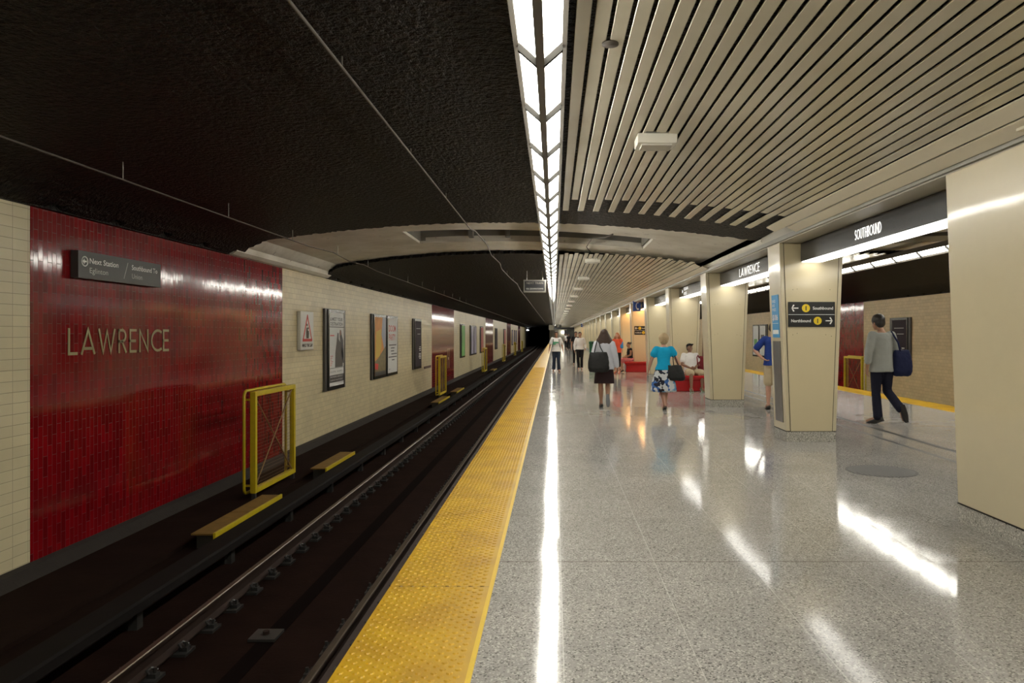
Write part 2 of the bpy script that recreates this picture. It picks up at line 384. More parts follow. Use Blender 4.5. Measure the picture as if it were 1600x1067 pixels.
# concrete ceiling vault + black lining
def yn(x): return 12.1-.16*x
def yf(x): return 16.7-.19*x
for side in (0, 1):
    S = (lambda x: x) if side == 0 else (lambda x: MX-x)
    xs = [-5.6+8.8*i/44 for i in range(45)]
    prof = [(-5.6, 2.874), (-5.5, 2.885), (-5.42, 2.93), (-5.38, 3.02), (-5.42, vault(-5.42)-.03)]
    # white concrete band of the arch (left side only has the opening), everything else is hidden by the lining
    mb = MB(); TH = .12
    full = [(-5.62, 2.87), (-5.50, 2.88), (-5.42, 2.93), (-5.39, 3.02)]+[(x, vault(x)) for x in xs[2:]]+[(3.14, 2.95), (3.17, 2.86), (3.2, 2.79)]
    A = [(x, yn(x)-.3, z) for x, z in full]; D = [(x, yf(x)+.3, z) for x, z in full]
    B = [(x, 13.55-.05*x, z) for x, z in full]; C = [(x, 15.2-.09*x, z) for x, z in full]
    def strip(P, Q, cond=lambda x: True):
        for i in range(len(P)-1):
            if not cond((P[i][0]+P[i+1][0])/2): continue
            q = [P[i], P[i+1], Q[i+1], Q[i]]
            mb.add([(S(a), b, c) for a, b, c in q]+[(S(a), b, c+TH) for a, b, c in q],
                   [(0,1,2,3), (7,6,5,4), (0,4,5,1), (1,5,6,2), (2,6,7,3), (3,7,4,0)])
    hole = lambda x: -2.8 < x < 1.75
    strip(A, B); strip(C, D); strip(B, C, lambda x: not hole(x))
    tag(mb.build('ceiling', m_conc), kind='structure'); mb = MB()
    x0, x1 = -2.78, 1.76
    ring = [(x0, 13.7), (x1, 13.45), (x1, 15.05), (x0, 15.45)]
    for i in range(4):
        (ax, ay), (bx_, by) = ring[i], ring[(i+1) % 4]; d = Vector((by-ay, -(bx_-ax), 0)).normalized()*.08; n_ = 10 if i % 2 == 0 else 1
        for j in range(n_):
            p0 = (ax+(bx_-ax)*j/n_, ay+(by-ay)*j/n_); p1 = (ax+(bx_-ax)*(j+1)/n_, ay+(by-ay)*(j+1)/n_)
            q = [p0, p1, (p1[0]+d.x, p1[1]+d.y), (p0[0]+d.x, p0[1]+d.y)]; zz = [vault(p0[0])+.05, vault(p1[0])+.05]; zz = [zz[0], zz[1], zz[1], zz[0]]
            mb.add([(S(a), b, z) for (a, b), z in zip(q, zz)]+[(S(a), b, 4.05) for a, b in q], [(0,1,2,3), (7,6,5,4), (0,4,5,1), (1,5,6,2), (2,6,7,3), (3,7,4,0)])
    for xr in (-1.75, -1.0): mb.box(min(S(xr), S(xr+.09)), max(S(xr), S(xr+.09)), 15.1, 15.42, 3.5, 4.0)
    mb.box(min(S(x0-.1), S(x1+.1)), max(S(x0-.1), S(x1+.1)), 13.3, 15.6, 4.0, 4.1)
    tag(mb.build('ceiling', m_raw), kind='structure')
    # black acoustic lining: panels with a slight lap, ragged edge at the white band
    rnd = random.Random(3+side)
    def lining(ya, yb, name, ragA=False, ragB=False):
        mb = MB(); N = 176 if (ragA or ragB) else 44; X = [-5.45+8.6*i/N for i in range(N+1)]
        Ys = []; L = 1.5; k = 0; span = yb-ya; n = max(1, int(span/L))
        for k in range(n+1): Ys.append(k/n)
        rows = []
        for i, t in enumerate(Ys):
            for lap in ((.0, .028) if 0 < i < len(Ys)-1 else (0.0,)):
                row = []
                for j, x in enumerate(X):
                    a = yn(x) if ragB else ya; b = yf(x) if ragA else yb
                    lo = (yf(x) if ragA else ya); hi = (yn(x) if ragB else yb)
                    if ragA: lo += rnd.choice((-.05, -.01, .03))
                    if ragB: hi += rnd.choice((-.05, -.01, .03))
                    y = lo+(hi-lo)*t + (0.0 if lap == 0 else .012)
                    e = max(0, (-4.9-x))
                    row.append((S(x), y, vault(x)-.05+lap-.028-(e*e*.5)))
                rows.append(row)
        for r in range(len(rows)-1):
            for j in range(N):
                q = [rows[r][j], rows[r][j+1], rows[r+1][j+1], rows[r+1][j]]
                mb.add(q, [(0,1,2,3)])
        # thickness at the ragged ends
        for row, on in ((rows[0], ragA), (rows[-1], ragB)):
            if on:
                for j in range(N):
                    a, b = row[j], row[j+1]; mb.add([a, b, (b[0], b[1], b[2]+.07), (a[0], a[1], a[2]+.07)], [(0,1,2,3)])
        # cushion blocks in the cove at the top of the wall
        y = ya; end = yn(-5.4) if ragB else yb
        if ragA: y = yf(-5.4)+.05
        while y < end-.3:
            l = min(1.15, end-y)-.07; rings = []
            for t, k in ((0, .75), (.08, .96), (.5, 1.0), (.92, .96), (1, .75)):
                cx, cz, r = -5.6, 3.13, .25*k
                rings.append([(S(-5.62), y+l*t, 3.13)]+[(S(cx+.0+r*math.cos(a)*.95), y+l*t, cz+r*math.sin(a)*1.0) for a in [math.radians(-90+15*q) for q in range(9)]]+[(S(-5.4), y+l*t, 3.2)])
            mb.loft(rings); y += 1.15
        mb.box(min(S(-5.7), S(-5.55)), max(S(-5.7), S(-5.55)), ya, end, WT+.004, 3.4)
        tag(mb.build(name, m_lining), kind='structure')
    lining(Y0, yn(0), 'ceiling', ragB=True)
    lining(yf(0), 230, 'ceiling', ragA=True)
    # slats under the vault
    def sz(x): return 3.25-.033*x*x
    mb = MB(); P = .107; k = 0; x = .118
    while x < 2.84:
        w = .083; s1 = (sz(x+w)-sz(x)); long_ = k % 2 == 0
        def slat(a, b):
            pr = [(S(x), sz(x)), (S(x+.003), sz(x+.003)-.003), (S(x+w-.003), sz(x+w-.003)-.003), (S(x+w), sz(x+w)), (S(x+w), sz(x+w)+.009), (S(x), sz(x)+.009)]
            mb.prism_y(pr, a, b)
        slat(Y0, 10.45 if long_ else 9.62-.13*x); slat(16.25-.3*x-(0 if long_ else .25), 140)
        x += P; k += 1
    tag(mb.build('ceiling', m_slat), kind='structure')
    # cream edge plates, thin rail, soffit
    mb = MB()
    for (a, b) in ((Y0, 10.1), (15.3, 140)):
        mb.prism_y([(S(2.885), 2.955), (S(3.0), 2.898), (S(3.005), 2.91), (S(2.89), 2.97)], a, b)
    for (a, b) in ((Y0, 9.6), (15.1, 140)):
        mb.prism_y([(S(3.012), 2.885), (S(3.125), 2.83), (S(3.13), 2.845), (S(3.018), 2.90)], a, b)
    tag(mb.build('trim_%d' % (5+side), m_trim), kind='structure')
    mb = MB(); mb.prism_y([(S(3.135), 2.80), (S(3.155), 2.795), (S(3.155), 2.86), (S(3.135), 2.86)], Y0, 140)
    mb.tube([(S(3.17), Y0, 2.815), (S(3.17), 140, 2.815)], .012, 6)
    tag(mb.build('trim_%d' % (7+side), m_gray), kind='structure')
mb = MB().box(3.16, MX-3.16, Y0, 140, 2.785, 3.1); tag(mb.build('ceiling', M('soffit_grey', (.46,.43,.35), .4, .1)), kind='structure')
# far end: bulkhead, cream wall and door opening
mb = MB(); mb.box(-1.0, 4.9, 139.6, 140, 2.42, 3.6); mb.box(-.9, 2.0, 146, 146.2, .001, 3.6); mb.box(2.6, WR, 140, 140.2, 0, 3.6)
tag(mb.build('wall_far', M('far_cream', (.55,.52,.42), .5)), kind='structure')
mb = MB(); mb.box(WL-.3, -1.0, 229.7, 230, -1.3, 3.7); tag(mb.build('wall_tunnel', m_lining), kind='structure')
mb = MB(); mb.box(WL-.3, WL+.0, Y1, 230, -1.3, 3.7); mb.box(-1.15, -.95, 150, 230, -1.3, 3.7); tag(mb.build('wall_tunnel', m_lining), kind='structure')

# ------------------------------------------------------------------ tactile strips
def tactile(xl, label, domes_to, edge_side):
    mb = MB(); x0, x1 = xl, xl+.615
    mb.box(x0, x1, Y0, 139.5, -.03, .006)
    r = .0165; y = 3.0; row = 0
    n = 8
    while y < domes_to:
        nn = n if y < 9 else 5
        x = x0+.03+(.0345 if row % 2 else 0)
        while x < x1-.045:
            vs = []
            for rr, z in ((r, .006), (r*.62, .0112)):
                vs += [(x+rr*math.cos(2*math.pi*i/nn), y+rr*math.sin(2*math.pi*i/nn), z) for i in range(nn)]
            fs = [(i, (i+1) % nn, (i+1) % nn+nn, i+nn) for i in range(nn)]+[tuple(range(nn, 2*nn))]
            mb.add(vs, fs); x += .069
        y += .0345; row += 1
    o = mb.build('tactile_strip', m_tact)
    tag(o, label, 'tactile paving')
    return o
ts = tactile(-.976, 'worn yellow tactile strip with raised domes along the left platform edge', 34, 1)
tactile(MX+.361, 'yellow tactile strip along the right platform edge behind the columns', 3, 0)
rim = MB().box(-.385, -.361, Y0, 139.5, .0062, .009); rim.build('edge_rim', M('edge_rim_yellow', (.70,.47,.01), .35), ts)
mb = MB(); mb.box(-.98, -.974, Y0, 146, -.16, -.03); tag(mb.build('trim_9', m_dgray), kind='structure')

# ------------------------------------------------------------------ light strips
def light_unit(xc):
    t = thing('strip_light', 'white V-shaped fluorescent light unit in the long row over the left platform edge', 'ceiling light', (xc, 0, 3.08), 0, 'light units over the left platform edge')
    L = 1.10; mb = MB()
    mb.box(-.024, .024, .0, L-.001, -.034, .010)                                 # ridge bar
    dv = MB()
    for s in (-1, 1):
        pr = [(s*.125, .080), (s*.154, .080), (s*.154, .165), (s*.125, .165)]; mb.prism_y(pr, 0, L-.001)
        dv.prism_y([(s*.02, -.042), (s*.130, .054), (s*.130, .115), (s*.02, .02)], L-.035, L)   # divider
    mb.box(-.154, .154, 0, L-.001, .165, .175)
    mb.build('housing', m_housing, t); dv.build('divider', M('divider_dark', (.018,.017,.015), .8, spec=.1), t)
    for s in (-1, 1):
        d = MB(); d.prism_y([(s*.021, .004), (s*.126, .100), (s*.126, .106), (s*.021, .012)], .002, L-.037)
        d.build('diffuser', m_diff, t)
    return t
lu = light_unit(-.08); lk = kids_of(lu); lu.location.y = 4.29-1.10*4
for k in range(-11, 122):
    if k == -4: continue
    y = 4.29+1.10*k
    dup(lu, lk, (-.08, y, 3.08))
for k in range(-8, 90):
    dup(lu, lk, (MX+.08, 4.0+1.10*k, 3.08), 'white V-shaped fluorescent light unit in the long row over the right platform edge', 'light units over the right platform edge')

# ------------------------------------------------------------------ columns
CX = 3.6
def column(y0, y1, label, group=None):
    t = thing('platform_column', label, 'column', (CX, y0, 0), 0, group)
    d = y1-y0; zt = 2.785; zb = .146
    def q(half, ya, yb, z): return [(-half, ya, z), (half, ya, z), (half, yb, z), (-half, yb, z)]
    MB().loft([q(.345, .0, d, 0), q(.345, .0, d, .142)]).build('plinth', m_plinth, t)
    MB().loft([q(.35, 0, d, .15), q(.45, 0, d, zt)]).build('casing', m_cream_side, t, bevel=.008)
    ins = .058
    for f in (0,):                        # front and back infill panels standing just proud
        fr = [(-(.35-ins), 0, .15), ((.35-ins), 0, .15), ((.45-ins), 0, zt-.004), (-(.45-ins), 0, zt-.004)]
        MB().loft([[(a, -.006, c) for a, b, c in fr], [(a, .01, c) for a, b, c in fr]]).build('face_panel', m_cream, t)
    jl = MB()
    for s in (-1, 1):
        a0, a1 = s*(.35-ins+.0), s*(.45-ins+.0); jl.add([(a0-.003, -.0075, .15), (a0+.004, -.0075, .15), (a1+.004, -.0075, zt), (a1-.003, -.0075, zt)], [(0,1,2,3)])
        jl.add([(a0-.003, -.001, .15), (a0+.004, -.001, .15), (a1+.004, -.001, zt), (a1-.003, -.001, zt)], [(0,1,2,3)])
    jl.box(-.352, .352, -.002, d+.002, .142, .15)
    jl.build('panel_joint', m_joint, t)  # dark joint lines around the face panel and above the plinth
    rv = MB()
    for xx, zz in ((-.26, 2.13), (-.2, 2.14), (.26, 2.13), (-.26, 1.5), (-.2, 1.52), (.2, 1.5), (.28, 1.48)):
        rv.cyl((xx, -.006, zz), (0, -1, 0), .005, .003, 6)
    rv.build('rivet', m_joint, t)
    return t
column(4.5, 5.98, 'large cream panelled pier filling the right edge, nearest of the row')
c2 = column(10.40, 10.97, 'cream tapered column carrying the arrow sign, second of the row')
c3 = column(15.45, 16.02, 'cream tapered column beneath the station name box, beside the seated man')
ck = kids_of(c3)
lab = {4: 'cream tapered column behind the seated man in cap', 5: 'cream tapered column behind the woman in turquoise top',
       6: 'warmly lit cream column with small arrow sign behind the second red bench', 7: 'cream column just beyond the warmly lit one, right of the seated woman in black'}
for k in range(4, 29):
    y = 10.40+5.05*(k-2)
    dup(c3, ck, (CX, y, 0), lab.get(k, 'cream tapered column of the distant row, beyond the warmly lit ones'), 'distant platform columns' if k > 7 else None)

# sign boxes between the columns
def signbox(y0, y1, label, group=None, full=True):
    t = thing('sign_box', label, 'sign', (3.45, y0, 2.51), 0, group)
    MB().box(0, .28, 0, y1-y0, .012, .27).build('case', m_signgrey_box, t)
    MB().box(-.004, 0, 0, y1-y0, .02, .265).build('front_panel', m_frontpanel, t)
    MB().box(.006, .274, .02, y1-y0-.02, 0, .012).build('lamp_diffuser', m_signlamp, t)
    return t
m_signgrey_box = M('sign_case', (.03,.03,.03), .3, .3); m_frontpanel = M('sign_front', (.022,.023,.026), .2, var=.3, vscale=15)
s1 = signbox(6.0, 10.38, 'black illuminated sign box reading SOUTHBOUND above the right passage')
s2 = signbox(10.99, 15.43, 'black illuminated sign box reading LAWRENCE between two columns')
s3 = signbox(16.04, 20.48, 'black illuminated sign box with arrow and two lines of text')
s4 = signbox(21.09, 25.53, 'black illuminated sign box mostly hidden behind a column, right of the phone sign')
# text planes: face x = 3.446, reading towards the camera (-y)
def ypx(px, X): return X*F/(px-866)
strokes('SOUTHBOUND', .105, ypx(1335.5, 3.44)-ypx(1376, 3.44), (-.004, ypx(1335.5, 3.44)-6.0, .075), (0, -1, 0), (0, 0, 1), .0105, .004, m_signwhite, s1)
strokes('LAWRENCE', .135, ypx(1155, 3.44)-ypx(1186, 3.44), (-.004, ypx(1155, 3.44)-10.99, .07), (0, -1, 0), (0, 0, 1), .014, .004, m_signwhite, s2)
ya = ypx(1068, 3.44)-16.04
text('ROSELAWN\nAVENUE', .12, (-.004, ya, .16), (0, -1, 0), (0, 0, 1), m_signwhite, s3, d=.003)
MB().prism([(0, 0), (.12, .05), (0, .1)], (-.006, ya+.22, .10), (0, -1, 0), (0, 0, 1), (-.002, 0, 0)).build('arrow', m_signwhite, s3)
text('EXIT', .12, (-.004, 1.0, .10), (0, -1, 0), (0, 0, 1), m_signwhite, s4, d=.003)
k4 = kids_of(s4)
k4 = [(c, g_) for c, g_ in k4 if not c.name.startswith('lettering')]
m_warmlamp = EM('warm_lamp_diffuser', (1.0, .50, .18), 3.2)
sw = None
for k in range(5, 28):
    y = 10.40+5.05*(k-2)+.59
    if k in (5, 6, 16):
        w_ = signbox(y, y+4.44, {5: 'dark sign box with amber lamp beneath, right of the blue telephone sign', 6: 'dark sign box with amber lamp, just beyond the warmly lit column', 16: 'far sign box with amber lamp by the second telephone sign'}[k])
        for o_ in [q for q in bpy.data.objects if q.parent == w_ and q.name.startswith('lamp')]: o_.data.materials[0] = m_warmlamp
        continue
    dup(s4, k4, (3.45, y, 2.51), 'black illuminated sign box in the distant bays between columns', 'distant sign boxes')
cb = thing('ceiling_camera', 'small dark dome camera under the ceiling between the second and third columns', 'security camera', (5.0, 17.2, 2.86))
MB().ball((0,0,0), .07).build('dome', m_blackgloss, cb, True); MB().cyl((0,0,.0), (0,0,1), .075, .15).build('mount', m_gray, cb, True)

# things on the columns
def arrow_sign(loc, wd, ht, label, parent=None):
    t = thing('direction_sign', label, 'sign', loc)
    MB().box(0, wd, -.012, 0, 0, ht).build('panel', m_blackgloss, t, bevel=.002)
    MB().box(.004, wd-.004, -.0135, -.0125, ht*.485, ht*.5).build('divider', m_white, t)
    y = -.0125; U, V = (1, 0, 0), (0, 0, 1); D = (0, -.0015, 0); s = ht/.35; k = wd/.66
    def arrow(cx, cz, dr):
        mb = MB(); L = .048*s
        mb.prism([(-L, -.007*s), (L, -.007*s), (L, .007*s), (-L, .007*s)], (cx, y, cz), U, V, D)
        for q in (-1, 1): mb.prism([(dr*L*1.05, 0), (dr*(L*1.05-.012*s), -q*.004), (dr*L*.1, q*.042*s), (dr*(L*.1+.018*s), q*.05*s)], (cx, y, cz), U, V, D)
        mb.build('arrow', m_white, t)
    def roundel(cx, cz):
        r = MB(); r.cyl((cx, y, cz), (0, -1, 0), .056*s, .0015, 28); c = r.build('line_roundel', m_yel, t)
        text('1', .085*s, (cx-.0, y-.002, cz-.03*s), U, V, m_blackgloss, c, align='CENTER', d=.001, bold=.003)
    z1, z2 = ht*.75, ht*.245
    arrow(.095*k, z1, -1); roundel(.25*k, z1); text('Southbound', .058*s, (.345*k, y, z1-.02*s), U, V, m_white, t, width=.285*k, d=.001, bold=.0006)
    text('Northbound', .058*s, (.04*k, y, z2-.02*s), U, V, m_white, t, width=.275*k, d=.001, bold=.0006); roundel(.415*k, z2); arrow(.575*k, z2, 1)
    return t
arrow_sign((3.27, 10.39, 1.61), .655, .35, 'black sign with arrows and yellow number 1 roundels on the near column')
arrow_sign((3.30, 30.59, 1.50), .60, .36, 'small black arrow sign with yellow roundels on the warmly lit far column')
def tilt_x(z): return 3.6-(.35+.10*(z-.15)/(2.635))
t = thing('poster', 'tall blue poster on the side of the column carrying the arrow sign', 'poster', (tilt_x(1.46), 10.52, 1.46))
dx = tilt_x(2.07)-tilt_x(1.46)
MB().add([(-.001,0,0),(-.001,.32,0),(dx-.001,.32,.61),(dx-.001,0,.61),(-.008,0,0),(-.008,.32,0),(dx-.008,.32,.61),(dx-.008,0,.61)], [(0,1,2,3),(7,6,5,4),(0,4,5,1),(1,5,6,2),(2,6,7,3),(3,7,4,0)]).build('sheet', m_skyblue, t)
vv = Vector((dx, 0, .61)).normalized()
def on(z): return (-.0085+dx*z/.61, .29, z)
text('FARES\nAND\nPASSES', .06, on(.50), (0,-1,0), vv, m_white, t, d=.002); text('$106', .11, on(.25), (0,-1,0), vv, m_white, t, width=.25, d=.002, bold=.003)
MB().prism([(0,0),(.26,0),(.26,.06),(0,.06)], on(.05), (0,-1,0), vv, (-.002,0,0)).build('label_patch', m_white, t)
MB().prism([(0,0),(.26,0),(.26,.006),(0,.006)], on(.2), (0,-1,0), vv, (-.002,0,0)).build('line', m_white, t)
t = thing('access_panel', 'brushed steel access panel low on the side of the near column', 'panel', (tilt_x(.26), 10.50, .26))
dx2 = tilt_x(1.41)-tilt_x(.26)
MB().add([(-.001,0,0),(-.001,.34,0),(dx2-.001,.34,1.15),(dx2-.001,0,1.15),(-.012,0,0),(-.012,.34,0),(dx2-.012,.34,1.15),(dx2-.012,0,1.15)], [(0,1,2,3),(7,6,5,4),(0,4,5,1),(1,5,6,2),(2,6,7,3),(3,7,4,0)]).build('plate', m_steel, t)
# phone signs
def phone_sign(loc, label):
    t = thing('telephone_sign', label, 'sign', loc)
    b = M('phone_blue', (.015,.07,.33), .35)
    MB().box(0, .30, 0, .10, 0, .42).build('panel', b, t, bevel=.004)
    mb = MB(); pth = [(.19+.07*math.cos(math.radians(a)), -.004, .21+.13*math.sin(math.radians(a))) for a in range(90, 271, 15)]
    mb.tube(pth, .014, 6); mb.ball((.19, -.004, .335), (.045, .006, .028)); mb.ball((.19, -.004, .085), (.045, .006, .028))
    mb.build('handset_symbol', m_white, t, True)
    MB().box(.30, .32, .03, .06, .05, .37).build('bracket', m_gray, t)
phone_sign((3.11, 29.3, 2.43), 'blue telephone sign with white handset projecting near the warmly lit column')
phone_sign((3.1, 86, 2.4), 'small distant blue telephone sign between the two walking men and columns')

# benches
def bench(loc, label, fl=True):
    t = thing('bench', label, 'bench', loc)
    def r(x0, x1, y0, y1, z): return [(x0,y0,z),(x1,y0,z),(x1,y1,z),(x0,y1,z)]
    MB().loft([r(.06,1.54,.05,.80,0), r(.06,1.54,.05,.80,.30)]).build('body', m_bench, t, bevel=.02)
    MB().loft([r(.03,1.57,.02,.83,.30), r(-.01,1.61,-.02,.86,.36), r(-.01,1.61,-.02,.86,.41), r(0,1.6,0,.84,.42)]).build('seat', m_bench, t, bevel=.012)
    return t
bench((2.82, 19.62, 0), 'glossy red bench the man in the cap sits on')
bench((2.82, 29.70, 0), 'glossy red bench with the woman in black sitting at its left end')
bench((2.82, 54.9, 0), 'small distant red bench beyond the green bins')
# floor grating
t = thing('drain_cover', 'round grey metal cover set in the floor between the near columns', 'drain cover', (3.6, 8.17, 0))
MB().cyl((0,0,0), (0,0,1), .37, .003, 40).build('plate', M('cover_grey', (.07,.067,.064), .55, spec=.3), t)
mb = MB()
for i in range(-8, 9):
    x = i*.04; h = math.sqrt(max(0, .34**2-x*x)); mb.box(x-.006, x+.006, -h, h, .003, .0045)
mb.build('ridge', M('cover_ridge', (.15,.145,.14), .5, spec=.3), t)

# ceiling boxes, smoke detector, hanging sign, junction plate
t0 = thing('ceiling_speaker_box', 'white box under the slatted ceiling, nearest of the row', 'ceiling fixture', (.88, 6.45, 3.10))
MB().box(-.17, .17, -.13, .13, .035, .12).build('case', M('offwhite', (.80,.78,.70), .4), t0, bevel=.008)
MB().box(-.13, .13, -.10, .10, .02, .035).build('grille', M('grille_grey', (.60,.58,.52), .6), t0)
MB().box(-.10, .10, -.15, .15, .12, .13).build('bracket', m_gray, t0)
bk = kids_of(t0)
for i in range(20):
    dup(t0, bk, (.88, 17.0+5.2*i, 3.12), 'white box under the slatted ceiling just beyond the white arch' if i == 0 else 'white box in the row under the distant slatted ceiling', None if i == 0 else 'distant white ceiling boxes')
t = thing('smoke_detector', 'round grey disc on the slatted ceiling beside the light strip', 'smoke detector', (.335, 4.44, 3.232))
MB().cyl((0,0,0), (0,0,1), .05, .012, 20).build('disc', m_conduit, t, True)
t = thing('train_sign', 'black hanging sign reading NEXT TRAIN in grey frame beside the light strip', 'sign', (-.90, 21.6, 2.73))
MB().box(0, .66, 0, .12, 0, .37).build('case', m_gray, t, bevel=.01)
MB().box(.04, .62, -.004, 0, .05, .33).build('screen', m_black, t)
text('NEXT TRAIN', .085, (.09, -.005, .245), (1,0,0), (0,0,1), M('dim_text', (.30,.27,.22), .5), t, width=.48, d=.002); text('VIA DOWNTOWN', .075, (.08, -.005, .08), (1,0,0), (0,0,1), m_textlight, t, width=.5, d=.002)
MB().tube([(.1,.06,.37), (.1,.06,.66)], .012).tube([(.56,.06,.37), (.56,.06,.66)], .012).build('hanger', m_gray, t)
t = thing('junction_plate', 'small grey cover plate on the ceiling edge above the near pier', 'cover plate', (3.06, 4.55, 2.845))
MB().box(-.045, .045, 0, .3, -.02, .0).build('plate', m_trim, t, bevel=.004)
t = thing('utility_rack', 'grey metal rack hanging inside the ceiling opening', 'utility box', (.72, 14.4, 3.55))
mb = MB(); mb.box(-.2, .2, -.15, .15, 0, .03); mb.box(-.2, .2, -.15, .15, .16, .19)
for x in (-.18, -.06, .06, .18): mb.box(x-.01, x+.01, -.14, -.12, .03, .16)
mb.tube([(-.15,0,.19), (-.15,0,.46)], .01).tube([(.15,0,.19), (.15,0,.46)], .01); mb.build('frame', m_gray, t)

# conduits on the track-side ceiling
def conduit(pts, label, r=.012, clip=2.4):
    t = thing('conduit', label, 'conduit', pts[0]); o = Vector(pts[0])
    P = [Vector(p)-o for p in pts]; MB().tube(P, r, 6).build('pipe', m_conduit, t, True)
    for i in range(0, 14):
        y = 5+clip*i
        a = [p for p in pts if p[1] <= y][-1]; b = [p for p in pts if p[1] > y][0]; f = (y-a[1])/(b[1]-a[1])
        p = Vector(a).lerp(Vector(b), f)-o
        MB().tube([p, p+Vector((0, 0, max(.05, vault(p.x+o.x)-.04-p.z-o.z)))], .006, 5).build('hanger', m_gray, t)
conduit([(-1.43,-6,3.30), (-1.43,12.6,3.30), (-1.40,13.2,3.34), (-1.36,15.0,3.32), (-1.40,16.6,3.27), (-1.34,18.2,3.26), (-1.42,20,3.27), (-1.36,23,3.25), (-1.30,26,3.28), (-1.34,29,3.26), (-1.33,60,3.27), (-1.3,110,3.27)], 'grey conduit running under the black ceiling left of the light strip')
conduit([(-4.3,-6,3.03), (-4.3,13.0,3.05), (-4.25,14.3,3.08), (-4.3,15.6,3.04), (-4.25,16.6,3.06), (-4.3,18,3.04), (-4.3,60,3.03), (-4.3,144,3.03)], 'grey conduit running along the black ceiling above the left wall', .010)
# small crack-like wire in the white arch
t = tag(MB().tube([(1.05,13.3,3.30), (.95,13.8,3.31), (.72,14.3,3.35), (.66,15.2,3.30), (.7,15.6,3.31), (.8,16.2,3.29)], .012, 6).build('loose_cable', m_conduit, None, True), 'thin loose cable looping across the white ceiling arch', 'cable')

# ------------------------------------------------------------------ wall signs and posters
t = thing('station_sign', 'dark grey sign reading Next Station Eglinton / Southbound To Union', 'sign', (-5.59, 8.58, 2.16))
MB().box(.0, .09, 0, 1.80, 0, .32).build('panel', m_signgrey, t, bevel=.003)
U, V = (0,1,0), (0,0,1)
text('Next Station', .092, (.0905,.20,.185), U, V, m_white, t, width=.58, d=.002, bold=.0012); text('Eglinton', .092, (.0905,.20,.072), U, V, m_textlight, t, width=.36, d=.002)
text('Southbound To', .092, (.0905,1.08,.185), U, V, m_white, t, width=.62, d=.002, bold=.0012); text('Union', .092, (.0905,1.08,.072), U, V, m_textlight, t, width=.24, d=.002)
MB().prism([(0,0),(.012,0),(.10,.21),(.088,.21)], (.091,.90,.055), U, V, (.002,0,0)).build('slash', m_textlight, t)
ring = [(.115+.055*math.cos(a), .20+.055*math.sin(a)) for a in [i*2*math.pi/28 for i in range(28)]]
mb = MB(); MB_ = mb.tube([(.092, a, b) for a, b in ring]+[(.092, *ring[0])], .007, 5)
mb.prism([(.075,.20),(.112,.232),(.112,.21),(.150,.21),(.150,.19),(.112,.19),(.112,.168)], (.091,0,0), U, V, (.002,0,0)); mb.build('arrow_roundel', m_white, t)
tl = thing('wall_lettering', 'gold letters reading LAWRENCE set in the red tile wall', 'lettering', (-5.593, 8.52, 1.28))
strokes('LAWRENCE', .28, 2.2, (0,.03,0), U, V, .034, .006, m_gold, tl, 'letters')

def poster_frame(y0, y1, label, panels, side=0, z0=.12, z1=2.14, group=None):
    X = WL if side == 0 else WR; n = 1 if side == 0 else -1
    t = thing('wall_poster', label, 'poster', (X+n*.003, y0, z0), 0 if side == 0 else math.pi, group)
    if side: t.location.y = y1
    L, H = y1-y0, z1-z0; fl = .20
    MB().box(0, .055, 0, L, 0, H).build('surround', m_psur, t)
    k = len(panels); w = (L-fl*(k+1)*.9)/k; y = fl*.9
    for p in panels:
        MB().box(.05, .085, y, y+w, .01, H-.01).build('inner_frame', m_blackgloss, t, bevel=.003)
        paper = MB().box(.084, .088, y+.09, y+w-.09, .10, H-.09).build('sheet', p[0], t)
        if len(p) > 1: p[1](t, paper, y+.09, w-.18, .10, H-.19)
        y += w+fl*.9
    return t
m_psur = M('poster_surround', (.075,.07,.065), .4, .3)
paper_w = M('paper_white', (.70,.70,.67), .5, spec=.25); paper_d = M('paper_plum', (.035,.024,.030), .6, var=.2, spec=.12)
def rect(par, y, z, w, h, mat, name='print', x=.0885): return MB().box(x, x+.0012, y, y+w, z, z+h).build(name, mat, par)
def poly(par, pts, mat, name='print', x=.0885): return MB().prism(pts, (x, 0, 0), U, V, (.0014, 0, 0)).build(name, mat, par)
m_dkprint = M('print_dark', (.05,.045,.042), .4, var=.5, vscale=14); m_pink = M('print_pinkred', (.60,.10,.09), .5)
